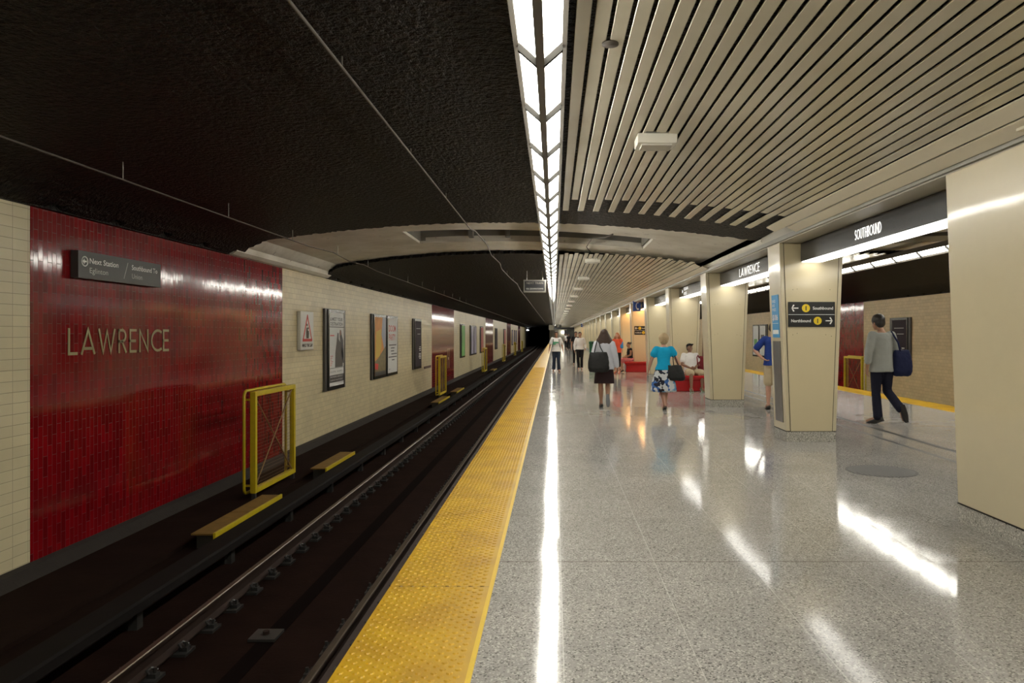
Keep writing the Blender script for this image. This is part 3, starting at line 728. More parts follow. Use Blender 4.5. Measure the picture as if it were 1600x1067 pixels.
def art_meet(t, pp, y, w, z, h):
    text('& MEET YOUR\nDESTINATION', .12, (.0885, y+.04, z+h-.2), U, V, m_dkprint, pp, width=w*.88, d=.001, bold=.002)
    rect(pp, y, z+h*.80, w, .02, m_dkprint)
    for k, hh in enumerate((.68, .72, .74)): rect(pp, y+.03, z+h*hh, w*.28, .012 if k else .03, m_pink if k == 0 else m_textlight)
    for k in range(6): rect(pp, y+.03, z+h*(.28+.025*k), w*(.1+.05*(k % 3)), .015, m_pink)
    poly(pp, [(y+w*.36, z+h*.25), (y+w*.38, z+h*.45), (y+w*.47, z+h*.6), (y+w*.50, z+h*.66), (y+w*.54, z+h*.73), (y+w*.62, z+h*.72), (y+w*.63, z+h*.64), (y+w*.72, z+h*.60), (y+w*.95, z+h*.45), (y+w*.92, z+h*.25)], m_dkprint, 'figure')
    f2 = poly(pp, [(y+w*.72, z+h*.62), (y+w*.68, z+h*.72), (y+w*.72, z+h*.77), (y+w*.80, z+h*.76), (y+w*.84, z+h*.70), (y+w*.95, z+h*.62), (y+w*.99, z+h*.30), (y+w*.93, z+h*.30)], M('print_suit', (.03,.03,.035), .4), 'figure')
    poly(pp, [(y+w*.70, z+h*.70), (y+w*.70, z+h*.755), (y+w*.77, z+h*.765), (y+w*.80, z+h*.71), (y+w*.76, z+h*.68)], M('print_skin', (.33,.18,.12), .5), 'face', x=.0902)
    rect(pp, y, z+h*.24, w, .012, m_dkprint); rect(pp, y, z+h*.05, w, h*.10, m_dkprint)
    text('SUITE  EXPO', .05, (.0885, y+.04, z+h*.185), U, V, m_dkprint, pp, width=w*.85, d=.001)
    text('PREMIERES NIGHTLY', .05, (.090, y+.04, z+h*.115), U, V, m_white, pp, width=w*.85, d=.001); text('SUBWAY PLATFORM', .05, (.090, y+.04, z+h*.07), U, V, m_white, pp, width=w*.85, d=.001)
m_orange = M('print_orange', (.72,.30,.05), .5, var=.3, vscale=4); m_ygold = M('print_gold', (.70,.48,.06), .5); m_olive = M('print_olive', (.20,.16,.06), .5, var=.6, vscale=9)
def art_gold(t, pp, y, w, z, h):
    poly(pp, [(y, z), (y, z+h*.25), (y+w*.3, z+h*.30), (y+w, z+h*.5), (y+w, z)], m_olive, 'figure')
    poly(pp, [(y+w*.05, z+h*.3), (y+w*.1, z+h*.75), (y+w*.55, z+h*.8), (y+w*.6, z+h*.5), (y+w*.4, z+h*.33)], m_ygold, 'figure', x=.0902)
    poly(pp, [(y+w*.7, z+h), (y+w*.6, z+h*.7), (y+w*.85, z+h*.45), (y+w, z+h*.5), (y+w, z+h)], M('print_bluegrey', (.35,.38,.45), .5), 'figure', x=.0895)
    poly(pp, [(y+.0, z+h*.12), (y+.0, z+h*.22), (y+w*.3, z+h*.20), (y+w*.25, z+h*.10)], m_red, 'figure', x=.091)
    rect(pp, y, z, w, h*.07, m_dkprint, x=.091)
def art_doom(t, pp, y, w, z, h):
    text('DOOM\nPARTY', .30, (.0885, y+.1, z+h*.76), U, V, m_pink, pp, width=w*.75, d=.001, bold=.004)
    for k, (a, b) in enumerate(((.1,.8), (.3,.4), (.3,.35), (.35,.6), (.05,.9), (.4,.3))): rect(pp, y+w*a, z+h*(.50-.055*k), w*b, h*.02, m_dkprint)
    text('city.com', .08, (.0885, y+.1, z+h*.06), U, V, m_dkprint, pp, d=.001)
def art_dark(t, pp, y, w, z, h):
    rect(pp, y+w*.15, z+h*.83, w*.7, .02, m_textlight); rect(pp, y+w*.35, z+h*.71, w*.5, .018, m_textlight)
    for k, (a, b, c) in enumerate(((.7,.2,.42), (.62,.3,.38), (.7,.2,.34), (.6,.35,.27), (.6,.35,.235), (.55,.4,.20), (.65,.3,.165))): rect(pp, y+w*a, z+h*c, w*b, h*.018, m_white)
poster_frame(17.95, 19.70, 'framed poster of a dark-dressed couple on white, beside the warning sign', [(paper_w, art_meet)])
poster_frame(22.55, 26.30, 'double poster frame, golden picture left and white text sheet right', [(m_orange, art_gold), (paper_w, art_doom)])
poster_frame(29.2, 31.0, 'dark plum framed poster just before the second red wall panel', [(paper_d, art_dark)])
poster_frame(26.9, 28.55, 'dark plum poster on right wall behind the man in grey shirt', [(paper_d, art_dark)], 1)
pg = M('paper_green', (.12,.38,.07), .5, var=.5, vscale=1.5); pb = M('paper_lilac', (.33,.30,.42), .5, var=.5, vscale=2); pr_ = M('paper_red', (.42,.06,.04), .5, var=.3)
poster_frame(45.0, 48.3, 'double white poster frame on right wall beside the man in blue shirt', [(paper_w, lambda t, p, y, w, z, h: rect(p, y+w*.2, z+h*.3, w*.6, h*.25, pg)), (paper_w, lambda t, p, y, w, z, h: rect(p, y+w*.2, z+h*.6, w*.6, h*.1, m_dkprint))], 1)
poster_frame(44.0, 46.1, 'distant green poster on left wall after the second red panel', [(pg,)])
poster_frame(49.1, 52.9, 'distant double lilac poster frame on the left wall', [(pb,), (pb,)])
poster_frame(55.7, 58.0, 'distant narrow red poster just before the third red panel', [(pr_,)])
poster_frame(69.8, 72.4, 'far dark poster just after the third red wall panel', [(paper_d,)])
poster_frame(81.5, 84.7, 'far red poster just before the fourth red wall panel', [(pr_,)])
for y in (97.5, 102.8, 107.5): poster_frame(y, y+2.2, 'tiny dark poster between the last two red wall panels', [(pb,)], group='posters far down the left wall')
t = thing('warning_sign', 'white sign with red triangle reading MIND THE GAP', 'sign', (-5.597, 16.15, 1.16))
MB().box(0, .085, 0, .86, 0, .86).build('panel', M('sign_white', (.66,.65,.60), .4), t, bevel=.015)
mb = MB()
def band(a, b, wd):
    a, b = Vector((a[0], a[1], 0)), Vector((b[0], b[1], 0)); d = (b-a).normalized(); m = Vector((-d.y, d.x, 0))*wd/2
    mb.prism([(p.x, p.y) for p in (a-m-d*wd/2, b-m+d*wd/2, b+m+d*wd/2, a+m-d*wd/2)], (.086,0,0), U, V, (.002,0,0))
band((.14,.22),(.43,.76),.05); band((.43,.76),(.72,.22),.05); band((.14,.22),(.72,.22),.06); mb.build('triangle', m_red, t)
mb = MB()
for cx, h in ((.40,.30), (.48,.22)):
    mb.prism([(cx-.04,.26), (cx-.055,.26+h*.5), (cx-.03,.26+h*.8), (cx+.03,.26+h*.8), (cx+.05,.26+h*.5), (cx+.035,.26)], (.0865,0,0), U, V, (.002,0,0)); mb.cyl((.0865, cx, .28+h*.93), (1,0,0), .03, .002, 12)
mb.build('pictogram', m_blackgloss, t)
text('MIND THE GAP', .10, (.086,.09,.07), U, V, m_blackgloss, t, width=.68, d=.001, bold=.003)
t = thing('wall_letters', 'small gold letter fragment low on the second red panel', 'lettering', (-5.594, 38.9, -.2))
strokes('H', .9, .5, (0,.1,0), U, V, .13, .006, m_gold, t, 'letters')
t = tag(MB().box(-5.6, -5.57, 31.9, 33.6, .03, .13).build('wall_plate', M('plate_brown', (.10,.05,.035), .6)), 'small brown strip plate on the cream wall before the second red panel', 'wall plate')

# ------------------------------------------------------------------ gates
def gate():
    t = thing('track_gate', 'x', 'gate'); L = 1.78; z0, z1 = .10, 1.67; f = .042
    mb = MB(); mb.box(-f, f, 0, .075, z0, z1); mb.box(-f, f, L-.075, L, z0, z1); mb.box(-f, f, .075, L-.075, z1-.075, z1); mb.box(-f, f, .075, L-.075, z0, z0+.075)
    mb.build('frame', m_yellow_paint, t, bevel=.004)
    def rr(x, r): 
        P = []
        for cy, cz, a0 in ((L-.1, z1-.08, 0), (.08, z1-.08, 90), (.08, z0+.08, 180), (L-.1, z0+.08, 270)):
            P += [(x, cy+.09*math.cos(math.radians(a0+a)), cz+.09*math.sin(math.radians(a0+a))) for a in (0, 30, 60, 90)]
        return P+[P[0]]
    MB().tube(rr(-.13, .02), .024, 8).build('rear_tube', m_yellow_paint, t, True)
    mb = MB()
    for yy in (.03, L-.03):
        mb.box(-.13, -f, yy-.012, yy+.012, z0+.1, z0+.13); mb.box(-.13, -f, yy-.012, yy+.012, z1-.14, z1-.11)
    mb.build('tie', m_yellow_paint, t)
    m_br = M('brace_rust', (.22,.13,.04), .6)
    MB().tube([(0,.07,z0+.07), (0,L-.07,z1-.07)], .012, 6).build('brace', m_br, t); MB().tube([(.0,.07,z1-.07), (.0,L-.07,z0+.07)], .012, 6).build('brace', m_br, t)
    mb = MB(); z = z0+.13
    while z < z1-.09: mb.box(-.004, .0, .07, L-.07, z, z+.003); z += .055
    y = .12
    while y < L-.09: mb.box(-.004, .0, y, y+.003, z0+.07, z1-.07); y += .055
    mb.build('wire_mesh', M('wire_rust', (.16,.09,.04), .6), t)
    for yy in (.02, L-.08): MB().box(-.03, .03, yy, yy+.06, 0, z0).build('foot', m_dgray, t)
    return t
g0 = gate(); g0.location = (-4.65, 11.45, -1.05); g0['label'] = 'yellow metal mesh gate by the track in front of the nearest red wall'
gk = kids_of(g0)
for i, (y, l) in enumerate(((30.0, 'yellow mesh gate in front of the second red wall panel'), (49.2, 'thin yellow gate just before the third red wall panel'), (68.4, 'far yellow gate just beyond the third red wall panel'), (88, 'tiny far yellow gate by the fourth red panel'), (107.5, 'tiniest yellow gate near the tunnel mouth'))):
    dup(g0, gk, (-4.65, y, -1.05), l)
dup(g0, gk, (MX+4.65, 30.7, -1.05), 'yellow gate on the right track beside the man in grey shirt', rz=math.pi)
# ochre step boards
def board(y0, L, label, group=None):
    t = thing('step_board', label, 'step board', (-4.375, y0, -1.05), 0, group); s = L/2
    for k in range(2):
        MB().box(0, .27, k*s+.01, (k+1)*s-.01, .135, .155).build('plank', m_ochre, t)
    MB().box(.27, .30, 0, L, .085, .165).build('edge_rail', m_yellow_paint, t, bevel=.004)
    for k in (.15, L/2, L-.15): MB().box(.02, .25, k-.04, k+.04, -.05, .135).build('support', m_dgray, t)
board(8.93, 2.2, 'nearest ochre step board with yellow edge beside the third rail')
board(13.3, 1.9, 'second ochre step board, beyond the near yellow gate')
board(26.3, 2.7, 'ochre step board in front of the second yellow gate')
board(31.2, 2.4, 'pale step board just beyond the second yellow gate')
board(50.2, 2.6, 'distant step board beside the third yellow gate')

# ------------------------------------------------------------------ rails
def rail(x, label, fast=True):
    t = thing('running_rail', label, 'rail', (x, 0, -1.2))
    pr = [(-.07,.0), (.07,.0), (.07,.012), (.012,.03), (.012,.115), (.036,.125), (.036,.15), (-.036,.15), (-.036,.125), (-.012,.115), (-.012,.03), (-.07,.012)]
    MB().prism_y(pr, Y0, 225).build('rail_body', m_rail, t)
    MB().prism_y([(-.030,.150), (.030,.150), (.022,.157), (-.022,.157)], Y0, 225).build('rail_head', m_railtop, t)
    def clip(mb, y):
        mb.box(-.17, .17, y-.09, y+.09, -.03, -.004)
        for s in (-1, 1):
            mb.box(s*.12-.035, s*.12+.035, y-.035, y+.035, -.004, .03)
            mb.tube([(s*.12, y-.05, .03), (s*.085, y-.03, .055), (s*.085, y+.03, .055), (s*.13, y+.05, .03)], .012, 5)
            mb.cyl((s*.135, y, .0), (0,0,1), .014, .07, 6)
        return mb
    proto = clip(MB(), 0).build('rail_fastener', m_dgray, t); proto.location.y = 5.37
    for k in range(1, 60):
        c = proto.copy(); COL.objects.link(c); c.location.y = 5.37+.5*k
    mb = MB()
    for k in range(60, 150): mb.box(-.17, .17, 5.37+.5*k-.09, 5.37+.5*k+.09, -.03, .03)
    mb.build('rail_fastener', m_dgray, t)['kind'] = 'stuff'
rail(-3.29, 'left running rail of the near track, beside the covered third rail'); rail(-1.82, 'right running rail of the near track, under the platform edge')
for X, l in ((MX+1.82, 'near running rail of the right track below platform'), (MX+3.29, 'far running rail of the right track below platform')):
    t = thing('running_rail', l, 'rail', (X, 0, -1.2)); MB().prism_y([(-.07,0),(.07,0),(.036,.15),(-.036,.15)], Y0, 140).build('rail_body', m_rail, t)
t = thing('third_rail_cover', 'black coverboard over the third rail along the left track', 'third rail', (-4.05, 0, -1.23))
MB().prism_y([(0,.30), (.25,.30), (.27,.28), (.27,.20), (.25,.20), (.25,.28), (0,.285)], Y0, 225).build('coverboard', m_cover, t)
MB().prism_y([(.085,.14), (.085,.12), (.165,.12), (.165,.20), (.085,.20)], Y0, 225).build('conductor_rail', m_rail, t)
MB().box(.0, .03, Y0, 225, .24, .285).build('edge_strip', m_curb, t)
pr = MB(); pr.box(0, .2, -.05, .05, 0, .285); pr.cyl((.125, 0, 0), (0,0,1), .06, .12, 10); pr = pr.build('support_bracket', m_dgray, t); pr.location.y = 4.9
for k in range(1, 30): c = pr.copy(); COL.objects.link(c); c.location.y = 4.9+2*k
t = thing('track_drain', 'small drain box in the middle of the near track bed', 'drain', (-2.6, 6.7, -1.225))
MB().box(-.12, .12, -.12, .12, 0, .025).build('grate', m_dgray, t); MB().cyl((0,0,.025), (0,0,1), .03, .03, 8).build('bolt', m_rail, t)
# tunnel lamp
t = thing('tunnel_light', 'small bright tube lamp on the tunnel wall beyond the platform', 'lamp', (-5.0, 128+20, 2.2)); t.location = (-6.6+.75, 150, 2.45)
t.location = (-5.55, 150, 2.4); MB().box(0, .1, 0, 9, 0, .12).build('tube', EM('tunnel_tube', (.9,.95,1), 6), t); MB().box(-.04, 0, -.1, 9.1, -.02, .2).build('backplate', m_dgray, t)
# far end fittings
t = thing('overhead_sign', 'dark overhead sign board across the far end of the platform', 'sign', (-.1, 118, 2.35))
MB().box(0, 3.4, 0, .2, 0, .33).build('board', m_black, t); mb = MB().ball((.35,.1,.52), .22).ball((1.0,.1,.5), .24); mb.build('fixture', m_dgray, t, True)
MB().tube([(.3,.1,.33), (.3,.1,.85)], .03).tube([(3.2,.1,.33), (3.2,.1,.6)], .03).build('hanger', m_gray, t)
t = thing('platform_lamp', 'round glowing wall lamp on the far cream end wall', 'lamp', (1.65, 145.6, 2.0)); MB().ball((0,0,0), .28).build('globe', EM('globe', (1,.95,.8), 3), t, True)
t = thing('end_cabinet', 'tall dark cabinet at the far end of the platform', 'cabinet', (1.9, 112, 0)); MB().box(0, 1.15, 0, .6, .05, 2.35).build('body', M('cab_dark', (.04,.045,.04), .5), t, bevel=.02); MB().box(.03,1.12,.03,.57,0,.05).build('base', m_black, t); MB().box(.56,.59,-.005,0,.1,2.3).build('door_gap', m_joint, t)
def bin_(loc, label):
    t = thing('recycling_bin', label, 'bin', loc); gm = M('bin_green', (.015,.11,.05), .4)
    MB().loft([[(a*.9,b*.9,0) for a,b in ((-.22,-.2),(.22,-.2),(.22,.2),(-.22,.2))], [(a,b,.95) for a,b in ((-.22,-.2),(.22,-.2),(.22,.2),(-.22,.2))]]).build('body', gm, t, bevel=.02)
    MB().box(-.24,.24,-.22,.22,.95,1.12).build('lid', gm, t, bevel=.04); MB().box(-.1,.1,-.23,-.222,1.0,1.07).build('slot', m_black, t)
bin_((2.25, 43.0, 0), 'left green recycling bin beyond the woman in white cardigan'); bin_((2.78, 43.1, 0), 'right green recycling bin beyond the woman in white cardigan')

# ------------------------------------------------------------------ people
def remesh(mb, name, mats, parent, voxel=.009, smooth_it=3, disp=None):
    me = mb.mesh(name); o = bpy.data.objects.new(name, me); COL.objects.link(o)
    r = o.modifiers.new('r', 'REMESH'); r.mode = 'VOXEL'; r.voxel_size = voxel; r.use_smooth_shade = True
    if smooth_it:
        q = o.modifiers.new('s', 'SMOOTH'); q.iterations = smooth_it; q.factor = .5
    if disp:
        tx = bpy.data.textures.new(name+'_t', 'CLOUDS'); tx.noise_scale = disp[0]
        q = o.modifiers.new('d', 'DISPLACE'); q.texture = tx; q.strength = disp[1]; q.mid_level = .5
    dg = bpy.context.evaluated_depsgraph_get(); me2 = bpy.data.meshes.new_from_object(o.evaluated_get(dg))
    bpy.data.objects.remove(o); bpy.data.meshes.remove(me); me2.name = name
    me2.materials.clear(); me2.materials.append(mats)
    for p in me2.polygons: p.use_smooth = True
    ob = bpy.data.objects.new(name, me2); COL.objects.link(ob)
    if parent: ob.parent = parent
    return ob
def limb(mb, pts, n=12):               # pts: [(p, r), ...] spheres joined by tapered tubes
    for i, (p, r) in enumerate(pts):
        mb.ball(p, r*.995, None, 12, 8)
        if i: mb.tube([pts[i-1][0], p], [pts[i-1][1], r], n)
def oval(mb, secs, n=20):              # secs: [(center, a, b, right, fwd)]
    rings = []
    for c, a, b, rt, fw in secs: rings.append([Vector(c)+rt*a*math.cos(2*math.pi*k/n)+fw*b*math.sin(2*math.pi*k/n) for k in range(n)])
    mb.loft(rings)
DEF = dict(hip=(0,0,.93), chest=(0,0,1.28), neck=(0,-.01,1.49), head=(0,.02,1.635),
  hL=(-.09,0,.92), kL=(-.095,.02,.49), aL=(-.10,-.03,.085), tL=(-.12,.14,.03), hR=(.09,0,.92), kR=(.095,.02,.49), aR=(.10,-.03,.085), tR=(.12,.14,.03),
  sL=(-.168,0,1.425), eL=(-.218,-.03,1.14), wL=(-.225,.04,.89), sR=(.168,0,1.425), eR=(.218,-.03,1.14), wR=(.225,.04,.89))
def V3(p): return Vector(p)
class Person:
    def __init__(s, label, loc, rz, H, skin, build=1.0, fem=False, hands=True, voxel=.009, face=True, **pose):
        s.k = H/1.75; s.J = {a: Vector(b)*s.k for a, b in {**DEF, **pose}.items() if isinstance(b, tuple)}
        s.b = build*s.k; s.fem = fem; s.vox = voxel
        s.root = thing('person', label, 'person', loc, rz)
        J, k, b = s.J, s.k, s.b
        up = (J['neck']-J['hip']).normalized(); rt = (J['sR']-J['sL']); rt = (rt-up*rt.dot(up)).normalized(); fw = up.cross(rt).normalized()
        s.up, s.rt, s.fw = up, rt, fw
        hrt = (J['hR']-J['hL']).normalized(); s.hrt = hrt
        waist = J['hip'].lerp(J['chest'], .45)
        W = .88 if fem else 1.0
        s.torso = [(J['hip']-up*.075*k, .12, .10, .0), (J['hip'], .16*(1.05 if fem else 1), .115, 0), (waist, .13*W, .098, 0), (J['chest'].lerp(waist, .4), .14*W, .108, .01), (J['chest'], .15*W, .112, .012), (J['chest'].lerp(J['neck'], .5), .155*W, .095, 0), (J['neck']-up*.045*k, .11*W, .072, 0), (J['neck'], .056, .058, 0)]
        mb = MB(); s.do_torso(mb, 0)
        oval(mb, [(J['neck']-up*.05*k, .075*k, .065*k, rt, fw), (J['neck'], .055*k, .056*k, rt, fw), (J['neck'].lerp(J['head'], .55), .05*k, .052*k, rt, fw)])
        for S in 'LR':
            limb(mb, [(J['h'+S], .082*b), (J['h'+S].lerp(J['k'+S], .3), .078*b), (J['k'+S], .052*b), (J['k'+S].lerp(J['a'+S], .3), .054*b), (J['a'+S].lerp(J['k'+S], .12), .034*b), (J['a'+S], .036*b)])
            f = (J['t'+S]-J['a'+S]); limb(mb, [(J['a'+S]-Vector((0,0,.02*k)), .036*k), (J['a'+S].lerp(J['t'+S], .6), .036*k), (J['t'+S], .028*k)])
            limb(mb, [(J['s'+S], .052*b), (J['s'+S].lerp(J['e'+S], .4), .044*b), (J['e'+S], .037*b), (J['e'+S].lerp(J['w'+S], .3), .037*b), (J['w'+S], .025*b)])
            s.hand(mb, S, hands)
        s.head(mb, face)
        s.body = remesh(mb, 'body', skin, s.root, voxel, 1)
        if face: s.eyes()
    def do_torso(s, mb, inf, lo=0, hi=8, wide=1.0):
        b = s.b
        oval(mb, [(c+s.fw*f*s.k, (a*b+inf)*wide, d*b+inf, s.rt, s.fw) for c, a, d, f in s.torso[lo:hi]])
        return mb
    def hand(s, mb, S, fingers):
        J, k = s.J, s.k; w = J['w'+S]; d = (w-J['e'+S]).normalized()
        if 'd'+S in J: d = J['d'+S].normalized()
        inn = -s.rt if S == 'R' else s.rt
        n = (inn-d*inn.dot(d))
        n = n.normalized() if n.length > .2 else s.fw.copy()
        a = d.cross(n).normalized()
        if a.dot(s.fw) < 0: a = -a             # thumb side forward
        R = Matrix((a, n, d)).transposed()
        mb.ball(w+d*.05*k, (.040*k, .017*k, .055*k), R)
        if not fingers: mb.ball(w+d*.11*k, (.03*k, .016*k, .045*k), R); return
        for i, (off, L) in enumerate(((.030, .070), (.011, .078), (-.009, .073), (-.028, .058))):
            p0 = w+(d*.085+a*off)*k; p1 = p0+(d*.92+n*.25).normalized()*L*.5*k; p2 = p1+(d*.6+n*.8).normalized()*L*.45*k
            limb(mb, [(p0, .0095*k), (p1, .009*k), (p2, .0078*k)], 8)
        p0 = w+(d*.025+a*.03)*k; p1 = p0+(d*.7+a*.55+n*.3).normalized()*.035*k; p2 = p1+(d*.9+n*.35).normalized()*.028*k
        limb(mb, [(p0, .012*k), (p1, .0105*k), (p2, .009*k)], 8)
    def head(s, mb, face):
        J, k = s.J, s.k; c = J['head']
        hf = s.J['look'].normalized() if 'look' in s.J else s.fw
        hu = (c-J['neck']); hu = (Vector((0,0,1))*.7+s.up*.3).normalized(); hu = (hu-hf*hu.dot(hf)*.9).normalized(); hr = hf.cross(hu).normalized(); hf = hu.cross(hr)
        R = Matrix((hr, hf, hu)).transposed(); s.HR = R; s.hc = c
        k = k*1.06; P = lambda x, y, z: c+R @ Vector((x*k, y*k, z*k))
        s.P = P
        mb.ball(P(0, -.012, .02), (.074*k, .092*k, .092*k), R, 18, 12)
        mb.ball(P(0, .025, -.045), (.056*k, .058*k, .066*k), R, 16, 10)
        mb.ball(P(0, .055, -.088), (.026*k, .022*k, .02*k), R)
        mb.loft([[P(-.011, .075, .012), P(.011, .075, .012), P(0, .09, .02)], [P(-.018, .075, -.03), P(.018, .075, -.03), P(0, .112, -.028)]])
        mb.ball(P(0, .078, -.055), (.026*k, .012*k, .010*k), R)
        for q in (-1, 1):
            mb.ball(P(q*.074, -.01, -.012), (.010*k, .02*k, .03*k), R)
            mb.ball(P(q*.030, .066, .024), (.024*k, .014*k, .008*k), R)
    def eyes(s):
        k = s.k; wh = M('eye_white', (.6,.58,.54), .3); ir = M('eye_dark', (.02,.012,.01), .2)
        for q in (-1, 1):
            e = MB().ball(s.P(q*.030, .068, .006), (.012*k, .010*k, .0075*k), s.HR).build('eye', wh, s.body, True)
            MB().ball(s.P(q*.030, .077, .006), (.0055*k, .003*k, .0055*k), s.HR).build('pupil', ir, s.body, True)
        MB().ball(s.P(0, .088, -.055), (.021*k, .003*k, .004*k), s.HR).build('lips', M('lips', (.28,.09,.07), .5), s.body, True)
    def shirt(s, mat, sleeve=.45, hem=0.0, inf=.014, wide=1.0, name='shirt', loose=0.0, sr=1.0, neck=7):
        J, k, b = s.J, s.k, s.b; mb = MB()
        T = s.torso; secs = []
        hemc = J['hip']-s.up*hem*k
        secs.append((hemc, (.178*b+inf+loose)*wide, .125*b+inf+loose, s.rt, s.fw))
        for i in range(1 if hem > .02 else 2, neck):
            c, a, d, f = T[i]; lo = loose*max(0, 1-(i-1)/4)
            a_ = max(a, (.150 if loose else a)) if i < 5 else a
            secs.append((c+s.fw*f*k, (a_*b+inf+lo)*wide, d*b+inf+lo*.8, s.rt, s.fw))
        c, a, d, f = T[7]; secs.append((c-s.up*.015*k, .068*k, .066*k, s.rt, s.fw))
        oval(mb, secs)
        for S in 'LR':
            sh, e, w = J['s'+S], J['e'+S], J['w'+S]
            pts = [(J['chest'].lerp(sh, .8)+s.up*.02*k, .07*b), (sh, .052*b+inf), ]
            if sleeve <= 1: pts.append((sh.lerp(e, sleeve), (.047*b+inf*1.3)*sr))
            else: pts += [(sh.lerp(e, .5), (.046*b+inf)*sr), (e, (.039*b+inf)*sr), (e.lerp(w, sleeve-1), (.031*b+inf)*sr)]
            limb(mb, pts)
        return remesh(mb, name, mat, s.root, .013, 4, (.09*k, .010))
    def pants(s, mat, to=1.95, inf=.012, name='trousers', flare=0.0):
        J, k, b = s.J, s.k, s.b; mb = MB(); T = s.torso
        oval(mb, [(T[0][0], .13*b+inf, .105*b+inf, s.rt, s.fw), (T[1][0], T[1][1]*b+inf*.8, T[1][2]*b+inf*.8, s.rt, s.fw), (T[1][0].lerp(T[2][0], .6), T[2][1]*b+inf+.012, T[2][2]*b+inf+.01, s.rt, s.fw)])
        for S in 'LR':
            h, kn, a = J['h'+S], J['k'+S], J['a'+S]
            pts = [(h, .084*b+inf)]
            if to <= 1: pts += [(h.lerp(kn, .4), .08*b+inf), (h.lerp(kn, to), .066*b+inf+flare)]
            else: pts += [(h.lerp(kn, .35), .078*b+inf), (kn, .055*b+inf), (kn.lerp(a, .35), .056*b+inf), (kn.lerp(a, to-1), .044*b+inf+flare)]
            limb(mb, pts)
        return remesh(mb, name, mat, s.root, .013, 4, (.07*k, .008))
    def shoes(s, mat, sole=None, flat=False):
        J, k = s.J, s.k
        for S in 'LR':
            a, t = J['a'+S], J['t'+S]; d = (t-a); dn = d.normalized(); shin = (J['k'+S]-a).normalized()
            n = (shin-dn*shin.dot(dn)).normalized(); r = dn.cross(n).normalized()
            base = a-n*.05*k
            toe = base+dn*(.21*k); heel = base-dn*.075*k
            def ring(p, w, h, up0=0): return [p-r*w+n*up0, p+r*w+n*up0, p+r*w*.95+n*(up0+h*.6), p+r*w*.5+n*(up0+h), p-r*w*.5+n*(up0+h), p-r*w*.95+n*(up0+h*.6)]
            hh = .03 if flat else .075
            MB().loft([ring(heel, .024*k, hh*.8*k, .0), ring(heel+dn*.02*k, .036*k, hh*1.0*k), ring(heel+dn*.09*k, .036*k, hh*k), ring(heel+dn*.17*k, .045*k, hh*.75*k), ring(heel+dn*.24*k, .044*k, hh*.55*k), ring(toe+dn*.0*k, .022*k, hh*.35*k)]).build('shoe' if not flat else 'sandal', mat, s.root, True, .004)
            MB().loft([[q-n*.016*k for q in (heel-r*.03*k, heel+r*.03*k, heel+dn*.17*k+r*.047*k, toe+r*.022*k, toe-r*.022*k, heel+dn*.17*k-r*.047*k)], [q for q in (heel-r*.03*k, heel+r*.03*k, heel+dn*.17*k+r*.047*k, toe+r*.022*k, toe-r*.022*k, heel+dn*.17*k-r*.047*k)]]).build('sole', sole or m_black, s.root)
    def skirt(s, mat, length, r0=.15, r1=.24, folds=9, amp=.012, top=.06, name='skirt', sx=1.0):
        J, k = s.J, s.k; c0 = J['hip']+s.up*top*k; kn = (J['kL']+J['kR'])/2; n = 72; rings = []
        dn = (Vector((kn.x*.5, kn.y*.6, kn.z))-J['hip']).normalized()
        for i in range(13):
            t = i/12; c = c0+dn*length*t*k; r = r0+(r1-r0)*min(1, (t*1.15)**.7) if r1 > r0 else r0+(r1-r0)*t
            if i == 0: pass
            rings.append([c+s.hrt*math.cos(2*math.pi*q/n)*(r*sx*k+amp*t*math.sin(folds*2*math.pi*q/n+.6*math.sin(3*2*math.pi*q/n))*k)+s.fw*math.sin(2*math.pi*q/n)*(r*.72*k+amp*t*math.cos(folds*2*math.pi*q/n)*k) for q in range(n)])
        return MB().loft(rings).build(name, mat, s.root, True)
    def hair(s, mat, kind='short'):
        k = s.k; mb = MB(); P, R = s.P, s.HR
        if kind in ('short', 'curly', 'mop'):
            g = .016 if kind == 'mop' else .036 if kind == 'curly' else .003
            mb.ball(P(0, -.022, .036), ((.082+g)*k, (.096+g)*k, (.088+g)*k), R, 18, 12)
            mb.ball(P(0, -.055, -.01), ((.070+g)*k, (.055+g)*k, (.070+g)*k), R)
            for q in (-1, 1): mb.ball(P(q*.066, -.025, .0), (.018*k, .04*k, .04*k), R)
            mb.ball(P(.01, .045, .085), (.058*k, .035*k, .028*k), R)
        if kind == 'long':
            mb.ball(P(0, -.02, .034), (.088*k, .10*k, .092*k), R, 18, 12)
            mb.loft([[P(x*w, y, z) for x, y in ((-1,-.03),(-.7,-.09),(0,-.115),(.7,-.09),(1,-.03),(.6,0),(-.6,0))] for w, z in ((.085,.05), (.13,-.04), (.175,-.12), (.185,-.17), (.10,-.225))])
        if kind == 'bun':
            mb.ball(P(0, -.02, .034), (.081*k, .096*k, .088*k), R, 18, 12); mb.ball(P(0, -.11, .06), .04*k)
        return remesh(mb, 'hair', mat, s.body, .010, 2, (.022*k, .018) if kind == 'curly' else (.05*k, .008))
    def strap(s, pts, mat, r=.016, name='strap', parent=None):
        return MB().tube([Vector(p)*s.k for p in pts], r*s.k, 8).build(name, mat, parent or s.root, True)
